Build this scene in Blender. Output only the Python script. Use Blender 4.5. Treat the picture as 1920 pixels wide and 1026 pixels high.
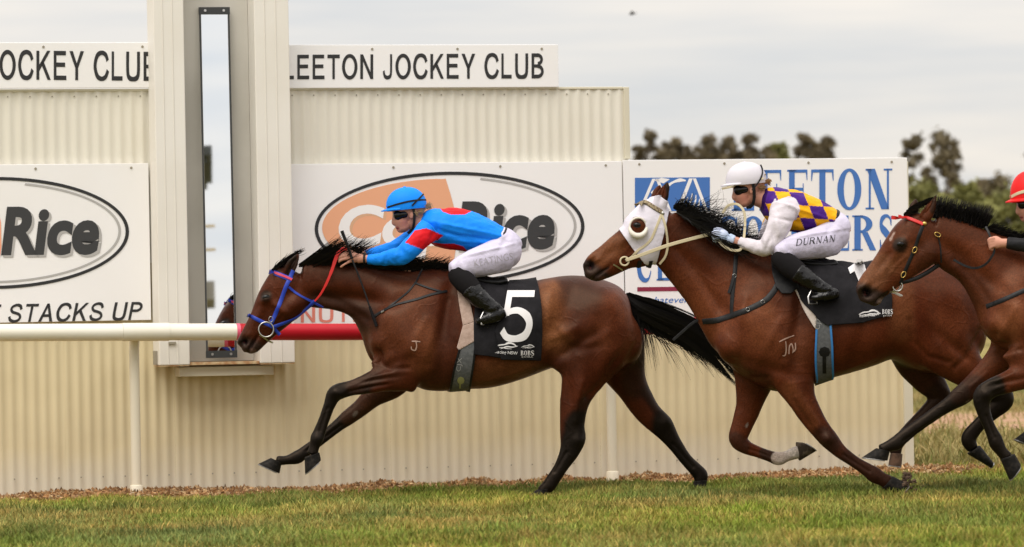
import bpy, bmesh, math, random
import numpy as np
from mathutils import Vector, Matrix
from mathutils.bvhtree import BVHTree
random.seed(7); rng = np.random.default_rng(7)
for o in list(bpy.data.objects): bpy.data.objects.remove(o)
scene = bpy.context.scene
COL = scene.collection

# ------------------------------------------------------------------ camera
FP = 7860.0                      # focal length in pixels of a 1920 px wide frame
CAM = Vector((0.0, -27.5, 1.155))
PITCH = 87.0/FP; ROLL = 0.0192
FWD = Vector((0, math.cos(PITCH), math.sin(PITCH)))
R0 = Vector((1, 0, 0)); U0 = Vector((0, -math.sin(PITCH), math.cos(PITCH)))
CX = R0*math.cos(ROLL) - U0*math.sin(ROLL)
CY = R0*math.sin(ROLL) + U0*math.cos(ROLL)
cd = bpy.data.cameras.new('camera'); cam = bpy.data.objects.new('camera', cd); COL.objects.link(cam)
m = Matrix((CX, CY, -FWD)).transposed().to_4x4(); m.translation = CAM
cam.matrix_world = m
cd.sensor_width = 36; cd.lens = FP/1920*36; cd.clip_start = 0.5; cd.clip_end = 3000
cd.dof.use_dof = True; cd.dof.focus_distance = 27.1; cd.dof.aperture_fstop = 3.6
scene.camera = cam
scene.render.resolution_x = 1024; scene.render.resolution_y = 547

# ------------------------------------------------------------------ sky and sun (overcast)
SUN_EL = math.radians(58); SUN_AZ = math.radians(208)     # azimuth clockwise from +Y: behind the camera
w = bpy.data.worlds.new('World'); scene.world = w; w.use_nodes = True
nt = w.node_tree; nt.nodes.clear()
N = nt.nodes.new; L = nt.links.new
out = N('ShaderNodeOutputWorld'); bg = N('ShaderNodeBackground'); bg.inputs['Strength'].default_value = 0.1
sky = N('ShaderNodeTexSky'); sky.sky_type = 'NISHITA'; sky.sun_disc = False
sky.sun_elevation = SUN_EL; sky.sun_rotation = SUN_AZ
tc = N('ShaderNodeTexCoord'); mp = N('ShaderNodeMapping'); mp.inputs['Scale'].default_value = (5, 5, 52)
mp.inputs['Rotation'].default_value = (0, math.radians(1.5), 0)
ns = N('ShaderNodeTexNoise'); ns.inputs['Scale'].default_value = 1.5; ns.inputs['Detail'].default_value = 5; ns.inputs['Roughness'].default_value = 0.5
cr = N('ShaderNodeValToRGB')
cr.color_ramp.elements[0].position = 0.32; cr.color_ramp.elements[0].color = (0.655, 0.655, 0.665, 1)
cr.color_ramp.elements[1].position = 0.68; cr.color_ramp.elements[1].color = (0.90, 0.825, 0.745, 1)
sc = N('ShaderNodeVectorMath'); sc.operation = 'SCALE'
sep = N('ShaderNodeSeparateXYZ'); mr = N('ShaderNodeMapRange')
mr.inputs['From Min'].default_value = 0.0; mr.inputs['From Max'].default_value = 1.0
mr.inputs['To Min'].default_value = 7.2; mr.inputs['To Max'].default_value = 16.0   # overcast: zenith brighter than the horizon
mx = N('ShaderNodeMix'); mx.data_type = 'RGBA'; mx.inputs['Factor'].default_value = 0.9
L(tc.outputs['Generated'], mp.inputs['Vector']); L(mp.outputs[0], ns.inputs['Vector']); L(ns.outputs['Fac'], cr.inputs['Fac'])
L(tc.outputs['Generated'], sep.inputs[0]); L(sep.outputs['Z'], mr.inputs['Value'])
L(cr.outputs['Color'], sc.inputs[0]); L(mr.outputs[0], sc.inputs['Scale'])
L(sky.outputs['Color'], mx.inputs['A']); L(sc.outputs[0], mx.inputs['B'])
L(mx.outputs['Result'], bg.inputs['Color']); L(bg.outputs[0], out.inputs['Surface'])
sd = bpy.data.lights.new('sun', 'SUN'); sd.energy = 1.5; sd.angle = math.radians(42); sd.color = (1, 0.94, 0.86)
sun = bpy.data.objects.new('sun', sd); COL.objects.link(sun)
sdir = Vector((math.sin(SUN_AZ)*math.cos(SUN_EL), math.cos(SUN_AZ)*math.cos(SUN_EL), math.sin(SUN_EL)))
sun.rotation_euler = sdir.to_track_quat('Z', 'Y').to_euler()
scene.view_settings.view_transform = 'Standard'; scene.view_settings.look = 'None'
scene.view_settings.exposure = 0.52; scene.view_settings.gamma = 1

# ------------------------------------------------------------------ measuring helpers
def ray(px, py):
    return (FWD + CX*((px-960)/FP) + CY*((513-py)/FP))
def project(co):
    """world points (n,3) -> picture coordinates of the photograph (n,2), used to measure where a coat or cloth marking lies"""
    d = co - np.array(CAM); z = d @ np.array(FWD)
    return np.stack([960 + FP*(d @ np.array(CX))/z, 513 - FP*(d @ np.array(CY))/z], 1)
class Frame:
    """a vertical plane with a heading: ex along it, ey across it, z up"""
    def __init__(s, px, y, yaw):
        a = math.radians(yaw); s.ex = Vector((math.cos(a), math.sin(a), 0)); s.ey = Vector((-math.sin(a), math.cos(a), 0))
        r = ray(px, 600); k = (y-CAM.y)/r.y; p = CAM + r*k; s.C = Vector((p.x, p.y, 0)); s.s = (s.C-CAM).dot(FWD)/FP
    def pt(s, px, py, w=0.0):
        r = ray(px, py); P = s.C + s.ey*w
        return CAM + r*((P-CAM).dot(s.ey)/r.dot(s.ey))
    def mirror(s, p): return p - s.ey*(2*(p-s.C).dot(s.ey))
    def w(s, p): return (p-s.C).dot(s.ey)

def link(name, me, mat=None, parent=None):
    o = bpy.data.objects.new(name, me); COL.objects.link(o)
    if mat is not None:
        me.materials.clear(); me.materials.append(mat)
    if parent is not None:
        o.parent = parent
        if parent.type == 'EMPTY': o.matrix_parent_inverse = Matrix.Translation(parent.location).inverted()
    return o
def mesh(name, v, f, smooth=True):
    me = bpy.data.meshes.new(name); me.from_pydata([tuple(p) for p in v], [], f); me.update()
    if smooth:
        me.polygons.foreach_set('use_smooth', [True]*len(me.polygons)); me.set_sharp_from_angle(angle=math.radians(52))
    return me
def tag(o, label=None, cat=None, group=None, kind=None):
    if label: o['label'] = label
    if cat: o['category'] = cat
    if group: o['group'] = group
    if kind: o['kind'] = kind
    return o
def empty(name, loc, label, cat, group=None):
    o = bpy.data.objects.new(name, None); COL.objects.link(o); o.location = loc; o.empty_display_size = 0.2
    return tag(o, label, cat, group)

class MB:
    """collects shapes into one mesh"""
    def __init__(s): s.v = []; s.f = []
    def add(s, v, f):
        n = len(s.v); s.v += [Vector(p) for p in v]; s.f += [tuple(i+n for i in q) for q in f]
    def box(s, c, ax, ay, az, hx, hy, hz):
        v = [c + ax*(hx*i) + ay*(hy*j) + az*(hz*k) for i in (-1,1) for j in (-1,1) for k in (-1,1)]
        s.add(v, [(0,1,3,2),(4,6,7,5),(0,4,5,1),(2,3,7,6),(0,2,6,4),(1,5,7,3)])
    def tube(s, pts, rad, n=8, caps=True):
        pts = [Vector(p) for p in pts]; m_ = len(pts)
        if not hasattr(rad, '__len__'): rad = [rad]*m_
        up = None; v = []
        for i in range(m_):
            t = (pts[min(i+1,m_-1)]-pts[max(i-1,0)]).normalized()
            if up is None:
                up = Vector((0,0,1)) if abs(t.z) < .9 else Vector((1,0,0))
            b = t.cross(up).normalized(); up = b.cross(t).normalized()
            for k in range(n):
                a = 2*math.pi*k/n; v.append(pts[i] + (b*math.cos(a)+up*math.sin(a))*rad[i])
        f = [(i*n+k, i*n+(k+1)%n, (i+1)*n+(k+1)%n, (i+1)*n+k) for i in range(m_-1) for k in range(n)]
        if caps: f += [tuple(range(n-1,-1,-1)), tuple(range((m_-1)*n, m_*n))]
        s.add(v, f)
    def loft(s, secs, L_, n=24, egg=0.0, power=2.0, cap=0.45):
        """secs: (centre, in-plane radius, lateral radius); L_ is the lateral axis"""
        S = resample(secs); m_ = len(S); v = []
        for i, (c, ri, rl) in enumerate(S):
            t = (S[min(i+1,m_-1)][0]-S[max(i-1,0)][0]).normalized()
            l = (L_ - t*L_.dot(t)).normalized(); nn = t.cross(l)
            for k in range(n):
                a = 2*math.pi*k/n; ca, sa = math.cos(a), math.sin(a)
                if power != 2.0:
                    ca = math.copysign(abs(ca)**(2/power), ca); sa = math.copysign(abs(sa)**(2/power), sa)
                v.append(c + nn*(ri*ca) + l*(rl*sa*(1-egg*ca)))
        t0 = (S[1][0]-S[0][0]).normalized(); t1 = (S[-1][0]-S[-2][0]).normalized()
        f = [(i*n+k, i*n+(k+1)%n, (i+1)*n+(k+1)%n, (i+1)*n+k) for i in range(m_-1) for k in range(n)]
        a = len(v); v.append(S[0][0]-t0*(min(S[0][1:])*cap)); v.append(S[-1][0]+t1*(min(S[-1][1:])*cap))
        f += [(a, (k+1)%n, k) for k in range(n)] + [(a+1, (m_-1)*n+k, (m_-1)*n+(k+1)%n) for k in range(n)]
        s.add(v, f)
    def ell(s, c, A, B, Cc, nu=16, nv=10):
        v = [c+B]
        for j in range(1, nv):
            p = math.pi*j/nv
            for i in range(nu):
                a = 2*math.pi*i/nu; v.append(c + B*math.cos(p) + (A*math.cos(a)+Cc*math.sin(a))*math.sin(p))
        v.append(c-B); f = [(0, 1+(i+1)%nu, 1+i) for i in range(nu)]
        for j in range(nv-2):
            for i in range(nu):
                f.append((1+j*nu+i, 1+j*nu+(i+1)%nu, 1+(j+1)*nu+(i+1)%nu, 1+(j+1)*nu+i))
        e = len(v)-1; f += [(e, 1+(nv-2)*nu+i, 1+(nv-2)*nu+(i+1)%nu) for i in range(nu)]
        s.add(v, f)
    def mesh(s, name='m', smooth=True): return mesh(name, s.v, s.f, smooth)
    def build(s, name, mat, parent=None, smooth=True): return link(name, s.mesh(name, smooth), mat, parent)

def cr_(p0, p1, p2, p3, t):
    return 0.5*((2*p1) + (p2-p0)*t + (2*p0-5*p1+4*p2-p3)*t*t + (3*p1-p0-3*p2+p3)*t*t*t)
def resample(secs, k=4):
    n = len(secs); o = []
    if n < 3: return list(secs)
    for i in range(n-1):
        a, b, c, d = secs[max(i-1,0)], secs[i], secs[i+1], secs[min(i+2,n-1)]
        for j in range(k):
            t = j/k; o.append((cr_(a[0],b[0],c[0],d[0],t), max(cr_(a[1],b[1],c[1],d[1],t),.002), max(cr_(a[2],b[2],c[2],d[2],t),.002)))
    o.append(secs[-1]); return o
def curve2(pts, k=6):
    P = [Vector(p) for p in pts]; n = len(P); o = []
    if n < 3: return [P[0].lerp(P[1], i/(k)) for i in range(k+1)]
    for i in range(n-1):
        for j in range(k): o.append(cr_(P[max(i-1,0)], P[i], P[i+1], P[min(i+2,n-1)], j/k))
    o.append(P[-1]); return o

def remesh(me, voxel, smooth=6, fac=0.5):
    o = bpy.data.objects.new('tmp', me); COL.objects.link(o)
    r = o.modifiers.new('r', 'REMESH'); r.mode = 'VOXEL'; r.voxel_size = voxel; r.use_smooth_shade = True
    if smooth:
        q = o.modifiers.new('s', 'SMOOTH'); q.factor = fac; q.iterations = smooth
    dg = bpy.context.evaluated_depsgraph_get(); dg.update()
    n = bpy.data.meshes.new_from_object(o.evaluated_get(dg), depsgraph=dg)
    bpy.data.objects.remove(o); bpy.data.meshes.remove(me)
    n.polygons.foreach_set('use_smooth', [True]*len(n.polygons)); return n
def getco(me):
    a = np.empty(len(me.vertices)*3); me.vertices.foreach_get('co', a); return a.reshape(-1,3)
def setco(me, a): me.vertices.foreach_set('co', a.ravel()); me.update()
def getno(me):
    a = np.empty(len(me.vertices)*3, dtype=np.float32); me.vertex_normals.foreach_get('vector', a); return a.reshape(-1,3).astype(float)
def setcol(me, c, name='Col'):
    at = me.color_attributes.new(name, 'FLOAT_COLOR', 'POINT')
    at.data.foreach_set('color', np.concatenate([c, np.ones((len(c),1))], 1).astype(np.float32).ravel())
def bvh(me): return BVHTree.FromPolygons([v.co[:] for v in me.vertices], [p.vertices[:] for p in me.polygons])
def hit(tree, px, py):
    d = ray(px, py).normalized(); r = tree.ray_cast(CAM, d)
    return (r[0], r[1]) if r[0] is not None else None
def seg_dist(P, a, b):
    a = np.array(a, float); b = np.array(b, float); d = b-a; t = np.clip(((P-a)@d)/max(d@d,1e-9), 0, 1)
    return np.linalg.norm(P-(a+t[:,None]*d), axis=1)
def sstep(x, a, b):
    t = np.clip((x-a)/(b-a), 0, 1); return t*t*(3-2*t)
def wav(P, seed, freq, n=9):
    r = np.random.default_rng(seed); o = np.zeros(len(P))
    for i in range(n):
        k = r.normal(size=P.shape[1])*freq*(0.6+i*0.22); o += np.sin(P@k + r.uniform(0, 6.28))/(1+i*.25)
    return o/3.2

# ------------------------------------------------------------------ materials
MATS = {}
def mat(name, col, rough=0.5, metal=0.0, spec=0.5, noise=None, bump=None, attr=None, coat=0.0, sheen=0.0, trans=0.0):
    """noise=(scale, colour2, lo, hi); bump=(scale, strength, distance)"""
    if name in MATS: return MATS[name]
    m_ = bpy.data.materials.new(name); m_.use_nodes = True; t = m_.node_tree; b = t.nodes['Principled BSDF']
    b.inputs['Base Color'].default_value = (*col, 1); b.inputs['Roughness'].default_value = rough; b.inputs['Metallic'].default_value = metal
    b.inputs['Specular IOR Level'].default_value = spec; b.inputs['Coat Weight'].default_value = coat; b.inputs['Sheen Weight'].default_value = sheen
    tc_ = t.nodes.new('ShaderNodeTexCoord'); src = None
    if attr:
        a = t.nodes.new('ShaderNodeAttribute'); a.attribute_name = attr; src = a.outputs['Color']
    if noise:
        n_ = t.nodes.new('ShaderNodeTexNoise'); n_.inputs['Scale'].default_value = noise[0]; n_.inputs['Detail'].default_value = 6
        r_ = t.nodes.new('ShaderNodeMapRange'); r_.inputs['From Min'].default_value = noise[2]; r_.inputs['From Max'].default_value = noise[3]
        x_ = t.nodes.new('ShaderNodeMix'); x_.data_type = 'RGBA'
        t.links.new(tc_.outputs['Object'], n_.inputs['Vector']); t.links.new(n_.outputs['Fac'], r_.inputs['Value']); t.links.new(r_.outputs[0], x_.inputs['Factor'])
        if attr:
            x_.blend_type = 'MULTIPLY'; t.links.new(src, x_.inputs['A'])
        else: x_.inputs['A'].default_value = (*col, 1)
        x_.inputs['B'].default_value = (*noise[1], 1); src = x_.outputs['Result']
    if src is not None: t.links.new(src, b.inputs['Base Color'])
    if bump:
        n2 = t.nodes.new('ShaderNodeTexNoise'); n2.inputs['Scale'].default_value = bump[0]; n2.inputs['Detail'].default_value = 4
        bp = t.nodes.new('ShaderNodeBump'); bp.inputs['Strength'].default_value = bump[1]; bp.inputs['Distance'].default_value = bump[2]
        t.links.new(tc_.outputs['Object'], n2.inputs['Vector']); t.links.new(n2.outputs['Fac'], bp.inputs['Height']); t.links.new(bp.outputs[0], b.inputs['Normal'])
    MATS[name] = m_; return m_
M_coat = mat('coat', (.1,.03,.01), .41, spec=.19, attr='Col', noise=(7, (.62,.54,.50), .40, .70), bump=(26, .22, .008))
def coat_veins(m_):
    t = m_.node_tree; nn, ll = t.nodes.new, t.links.new; b = t.nodes['Principled BSDF']; old = b.inputs['Normal'].links[0].from_node; tc_ = nn('ShaderNodeTexCoord')
    n_ = nn('ShaderNodeTexNoise'); n_.inputs['Scale'].default_value = 3.2; n_.inputs['Detail'].default_value = 2.5; n_.inputs['Distortion'].default_value = .6; ll(tc_.outputs['Object'], n_.inputs['Vector'])
    a = nn('ShaderNodeMath'); a.operation = 'SUBTRACT'; a.inputs[1].default_value = .5; ll(n_.outputs['Fac'], a.inputs[0]); c = nn('ShaderNodeMath'); c.operation = 'ABSOLUTE'; ll(a.outputs[0], c.inputs[0])
    r = nn('ShaderNodeMapRange'); r.interpolation_type = 'SMOOTHSTEP'; r.inputs['From Min'].default_value = .028; r.inputs['From Max'].default_value = .0; ll(c.outputs[0], r.inputs['Value'])
    bp = nn('ShaderNodeBump'); bp.inputs['Strength'].default_value = .22; bp.inputs['Distance'].default_value = .005; ll(r.outputs[0], bp.inputs['Height']); ll(old.outputs[0], bp.inputs['Normal']); ll(bp.outputs[0], b.inputs['Normal'])
    h = nn('ShaderNodeTexNoise'); h.inputs['Scale'].default_value = 110; h.inputs['Detail'].default_value = 3; ll(tc_.outputs['Object'], h.inputs['Vector']); src = b.inputs['Base Color'].links[0].from_socket
    q = nn('ShaderNodeMapRange'); q.inputs['From Min'].default_value = .35; q.inputs['From Max'].default_value = .7; q.inputs['To Min'].default_value = .72; q.inputs['To Max'].default_value = 1.2; ll(h.outputs['Fac'], q.inputs['Value'])
    v = nn('ShaderNodeVectorMath'); v.operation = 'SCALE'; ll(src, v.inputs[0]); ll(q.outputs[0], v.inputs['Scale']); ll(v.outputs[0], b.inputs['Base Color'])
    b.inputs['Specular Tint'].default_value = (1,.75,.55,1)
coat_veins(M_coat)
M_hair = mat('black hair', (.007,.006,.0055), .5, spec=.2)
M_hoof = mat('hoof', (.010,.009,.008), .62, spec=.12, noise=(38, (.034,.028,.023), .45, .75), bump=(45,.6,.006))
M_steel = mat('steel', (.55,.54,.52), .28, 1.0)
M_gold = mat('brass', (.62,.42,.13), .3, 1.0)
M_eye = mat('eye', (.004,.003,.0025), .18, spec=.3)
M_blue = mat('blue strap', (.012,.045,.42), .45)
M_redw = mat('red strap', (.62,.018,.016), .5)
M_pink = mat('pink band', (.55,.03,.08), .5)
M_black = mat('black leather', (.007,.007,.008), .45, spec=.25, noise=(40, (.018,.018,.018), .45, .8))
M_boot = mat('boot leather', (.0035,.0035,.004), .17, spec=.38, bump=(20,.9,.016))
M_stocking = mat('matte boot top', (.010,.009,.010), .8, spec=.12)
M_cloth = mat('saddlecloth', (.011,.0105,.0125), .8, spec=.15, noise=(14, (.019,.018,.021), .4,.7), bump=(26,.35,.01))
M_white = mat('white print', (.78,.77,.78), .7)
M_felt = mat('felt pad', (.50,.37,.31), .9, noise=(30, (.36,.25,.20), .35,.75), bump=(70,.4,.006))
M_pad2 = mat('pale pad', (.62,.55,.50), .9, noise=(30, (.5,.4,.34), .4,.8))
M_girth = mat('girth webbing', (.085,.09,.095), .8, noise=(60,(.13,.135,.14),.4,.7))
M_girthblue = mat('girth blue edge', (.03,.2,.52), .6)
M_silk = mat('silks', (.1,.1,.6), .55, attr='Col', spec=.15, bump=(11,.75,.022))
M_breech = mat('breeches', (.64,.605,.76), .6, spec=.2, bump=(16,.7,.016), noise=(7,(.56,.525,.67),.4,.7))
M_skin = mat('skin', (.55,.27,.19), .5, attr='Col', spec=.35)
M_helmb = mat('blue helmet cover', (.006,.25,.90), .55, spec=.15, bump=(12,.25,.01))
M_helmw = mat('white helmet cover', (.64,.62,.68), .5, spec=.25, bump=(12,.25,.01))
M_helmr = mat('red helmet cover', (.74,.014,.014), .5, spec=.2, bump=(12,.2,.01))
M_lens = mat('goggle lens', (.004,.004,.005), .15, spec=.4)
M_blond = mat('blond hair', (.42,.27,.13), .5)
M_cream = mat('cream strap', (.60,.52,.34), .6)
M_hood = mat('white hood', (.66,.63,.71), .7, spec=.15, bump=(16,.7,.012))
M_wood = mat('rope band', (.30,.24,.14), .8, noise=(90,(.10,.07,.04),.45,.6))
M_glove = mat('glove', (.50,.62,.82), .6, noise=(5,(.66,.62,.78),.4,.6))
M_brand = mat('freeze brand', (.42,.27,.21), .7)

# ------------------------------------------------------------------ ground
def ground_mat():
    m_ = bpy.data.materials.new('turf ground'); m_.use_nodes = True; t = m_.node_tree; b = t.nodes['Principled BSDF']; b.inputs['Roughness'].default_value = .95
    b.inputs['Specular IOR Level'].default_value = .1
    nn, ll = t.nodes.new, t.links.new
    g = nn('ShaderNodeNewGeometry')
    def noise(scale, det=5, vec=None):
        n_ = nn('ShaderNodeTexNoise'); n_.inputs['Scale'].default_value = scale; n_.inputs['Detail'].default_value = det
        ll(vec if vec else g.outputs['Position'], n_.inputs['Vector']); return n_.outputs['Fac']
    def mixc(f, a, c):
        x_ = nn('ShaderNodeMix'); x_.data_type = 'RGBA'; ll(f, x_.inputs['Factor'])
        for k, q in (('A', a), ('B', c)):
            if isinstance(q, tuple): x_.inputs[k].default_value = (*q, 1)
            else: ll(q, x_.inputs[k])
        return x_.outputs['Result']
    def rng_(f, a, c):
        r_ = nn('ShaderNodeMapRange'); r_.inputs['From Min'].default_value = a; r_.inputs['From Max'].default_value = c; ll(f, r_.inputs['Value']); return r_.outputs[0]
    near = mixc(rng_(noise(2.2), .40, .62), (.13,.15,.025), (.32,.22,.08))
    near = mixc(rng_(noise(60, 3), .35, .85), near, (.07,.075,.03))
    sc_ = nn('ShaderNodeMapping'); sc_.inputs['Scale'].default_value = (.25,1,1); ll(g.outputs['Position'], sc_.inputs['Vector'])
    far = mixc(rng_(noise(.55, 6, sc_.outputs[0]), .38, .64), (.20,.185,.05), (.36,.27,.12))
    sp = nn('ShaderNodeSeparateXYZ'); ll(g.outputs['Position'], sp.inputs[0])
    def band(lo0, lo1, hi0, hi1):
        n_ = nn('ShaderNodeMath'); n_.operation = 'MULTIPLY'; ll(rng_(sp.outputs['Y'], lo0, lo1), n_.inputs[0]); ll(rng_(sp.outputs['Y'], hi1, hi0), n_.inputs[1]); return n_.outputs[0]
    dm = nn('ShaderNodeMath'); dm.operation = 'MULTIPLY'; ll(band(11, 12.5, 19, 21.5), dm.inputs[0]); ll(rng_(noise(.8, 6, sc_.outputs[0]), .36, .5), dm.inputs[1])
    dirt = mixc(noise(3.0), (.36,.21,.13), (.48,.30,.20))
    far = mixc(dm.outputs[0], far, dirt)
    c = mixc(rng_(sp.outputs['Y'], 3.0, 5.0), near, far)
    # bare strip with leaf litter along the foot of the wall (wall runs y = 2 + .27 x)
    d1 = nn('ShaderNodeMath'); d1.operation = 'MULTIPLY_ADD'; d1.inputs[1].default_value = -.27; d1.inputs[2].default_value = -2.0; ll(sp.outputs['X'], d1.inputs[0])
    d2 = nn('ShaderNodeMath'); ll(d1.outputs[0], d2.inputs[0]); ll(sp.outputs['Y'], d2.inputs[1])
    d3 = nn('ShaderNodeMath'); d3.operation = 'MULTIPLY_ADD'; d3.inputs[1].default_value = 1.0; ll(noise(3.5), d3.inputs[0]); ll(d2.outputs[0], d3.inputs[2])
    d4 = nn('ShaderNodeMath'); d4.operation = 'MULTIPLY'; ll(rng_(d3.outputs[0], -.62, -.32), d4.inputs[0]); ll(rng_(d2.outputs[0], 1.0, .6), d4.inputs[1])
    c = mixc(d4.outputs[0], c, mixc(rng_(noise(25), .35, .65), (.36,.21,.105), (.52,.35,.19)))
    ll(c, b.inputs['Base Color'])
    bp = nn('ShaderNodeBump'); bp.inputs['Strength'].default_value = .6; bp.inputs['Distance'].default_value = .03; ll(noise(35, 6), bp.inputs['Height']); ll(bp.outputs[0], b.inputs['Normal'])
    return m_
xs = np.concatenate([np.linspace(-900,-30,8), np.linspace(-10,14,49), np.linspace(40,900,8)])
ys = np.concatenate([np.linspace(-300,-20,6), np.linspace(-10,40,90), np.linspace(60,1500,10)])
gv = []; 
for y in ys:
    for x in xs:
        gv.append((x, y, 0.0))
gf = [(j*len(xs)+i, j*len(xs)+i+1, (j+1)*len(xs)+i+1, (j+1)*len(xs)+i) for j in range(len(ys)-1) for i in range(len(xs)-1)]
ground = link('ground', mesh('ground', gv, gf, False), ground_mat()); tag(ground, kind='structure')

def blades(name, n, sampler, hmin, hmax, wid, colf, seed):
    r = np.random.default_rng(seed); p = sampler(r, n); n = len(p)
    h = r.uniform(hmin, hmax, n)*np.clip(1+.75*wav(p, seed+3, 7), .45, 2.2); a = r.uniform(0, 2*np.pi, n); wd = wid*r.uniform(.6, 1.4, n)
    dx, dy = np.cos(a)*wd/2, np.sin(a)*wd/2; la = r.uniform(0, 2*np.pi, n); lean = h*r.uniform(.1, .9, n)
    lx, ly = np.cos(la)*lean, np.sin(la)*lean; z = np.zeros(n)
    V = np.stack([np.stack([p[:,0]-dx, p[:,1]-dy, z], 1), np.stack([p[:,0]+dx, p[:,1]+dy, z], 1),
        np.stack([p[:,0]+dx*.8+lx*.35, p[:,1]+dy*.8+ly*.35, h*.6], 1), np.stack([p[:,0]-dx*.8+lx*.35, p[:,1]-dy*.8+ly*.35, h*.6], 1),
        np.stack([p[:,0]+lx, p[:,1]+ly, h], 1)], 1).reshape(-1,3)
    b = np.arange(n)*5
    loops = np.stack([b, b+1, b+2, b, b+2, b+3, b+3, b+2, b+4], 1).ravel()
    me = bpy.data.meshes.new(name); me.vertices.add(len(V)); me.vertices.foreach_set('co', V.ravel())
    me.loops.add(len(loops)); me.loops.foreach_set('vertex_index', loops.astype(np.int32)); me.polygons.add(3*n)
    me.polygons.foreach_set('loop_start', (np.arange(3*n)*3).astype(np.int32)); me.update(calc_edges=True)
    c = colf(p, r); setcol(me, np.repeat(c, 5, 0)); return me
M_blade = mat('grass blade', (.1,.14,.03), .7, attr='Col', spec=.2)
def walld(p): return p[:,1] - (2.0 + .27*p[:,0])
def samp_turf(r, n):
    p = np.stack([r.uniform(-5.3, 6.2, n), r.uniform(-7.8, 3.4, n)], 1)
    k = walld(p) + .13*wav(p, 3, 5) ; keep = (k < -.85) | ((p[:,0] > 3.0) & (r.random(n) < .5))
    keep &= np.abs(p[:,0]) < (p[:,1]+27.5)*.128 + 1.6
    return p[keep]
def col_turf(p, r):
    f = np.clip(.21 + .36*wav(p*np.array([.9,.7]), 11, 1.7) + .36*wav(p, 12, 5) + r.normal(0, .22, len(p)), 0, 1)[:,None]
    g = np.array([.150,.198,.022]); s = np.array([.40,.27,.080]); b = np.clip(.3+.8*wav(p, 15, 1.1), 0, 1)[:,None]
    g = g*(1-b) + np.array([.135,.170,.045])*b
    return (g*(1-f)+s*f)*r.uniform(.65, 1.25, (len(p),1))*1.25*np.clip(1+.38*wav(p, 33, 6), .5, 1.6)[:,None]
turf = link('turf_grass', blades('turf_grass', 400000, samp_turf, .018, .055, .007, col_turf, 21), M_blade)
tag(turf, 'short green and straw racetrack turf in the foreground', 'grass', kind='stuff')
def samp_field(r, n):
    p = np.stack([r.uniform(2.2, 12, n), r.uniform(2.5, 45, n)], 1); keep = (walld(p) > .3) & (p[:,0] < (p[:,1]+27.5)*.13+.6) & (p[:,0] > (p[:,1]+27.5)*.085)
    keep &= ~((p[:,1] > 11.5) & (p[:,1] < 20.5) & (r.random(n) < .93)); return p[keep]
def col_field(p, r):
    f = np.clip(.55 + .5*wav(p*np.array([.3,1]), 5, 1.0) + r.normal(0, .2, len(p)), 0, 1)[:,None]
    return (np.array([.14,.16,.04])*(1-f)+np.array([.40,.30,.13])*f)*r.uniform(.7, 1.2, (len(p),1))
fld = link('field_grass', blades('field_grass', 160000, samp_field, .04, .12, .014, col_field, 22), M_blade)
tag(fld, 'dry yellow-green grass in the field beyond the wall', 'grass', kind='stuff')
def litter():
    r = np.random.default_rng(5); mb_v = []; mb_f = []; cols = []
    for i in range(20000):
        x = r.uniform(-4, 5.4); y = 2.0+.27*x - min(abs(r.normal(0, .45)), 1.0) - .02
        if r.random() < .06: y -= r.uniform(0, .4)
        a = r.uniform(0, 6.28); l = r.uniform(.006, .026); b = r.uniform(.003, .009); z = r.uniform(.004, .055)*(.35+.65*math.sin(x*3.1+2*math.sin(x*1.3))**2); t = r.uniform(-.02, .025)
        u = Vector((math.cos(a), math.sin(a), 0)); v = Vector((-math.sin(a), math.cos(a), r.uniform(-.8,.8))); c = Vector((x, y, z)); n = len(mb_v)
        mb_v += [c-u*l, c-v*b+Vector((0,0,t)), c+u*l, c+v*b+Vector((0,0,t))]; mb_f += [(n, n+1, n+2), (n, n+2, n+3)]
        k = r.uniform(.6, 1.3); q = r.random(); cc = (.42*k,.24*k,.11*k) if q < .55 else ((.56*k,.40*k,.22*k) if q < .85 else (.20*k,.11*k,.055*k)); cols += [cc]*4
    me = mesh('leaf_litter', mb_v, mb_f, False); setcol(me, np.array(cols)); return link('leaf_litter', me, M_blade)
tag(litter(), 'brown leaf litter along the foot of the corrugated wall', 'leaf litter', kind='stuff')

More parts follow.
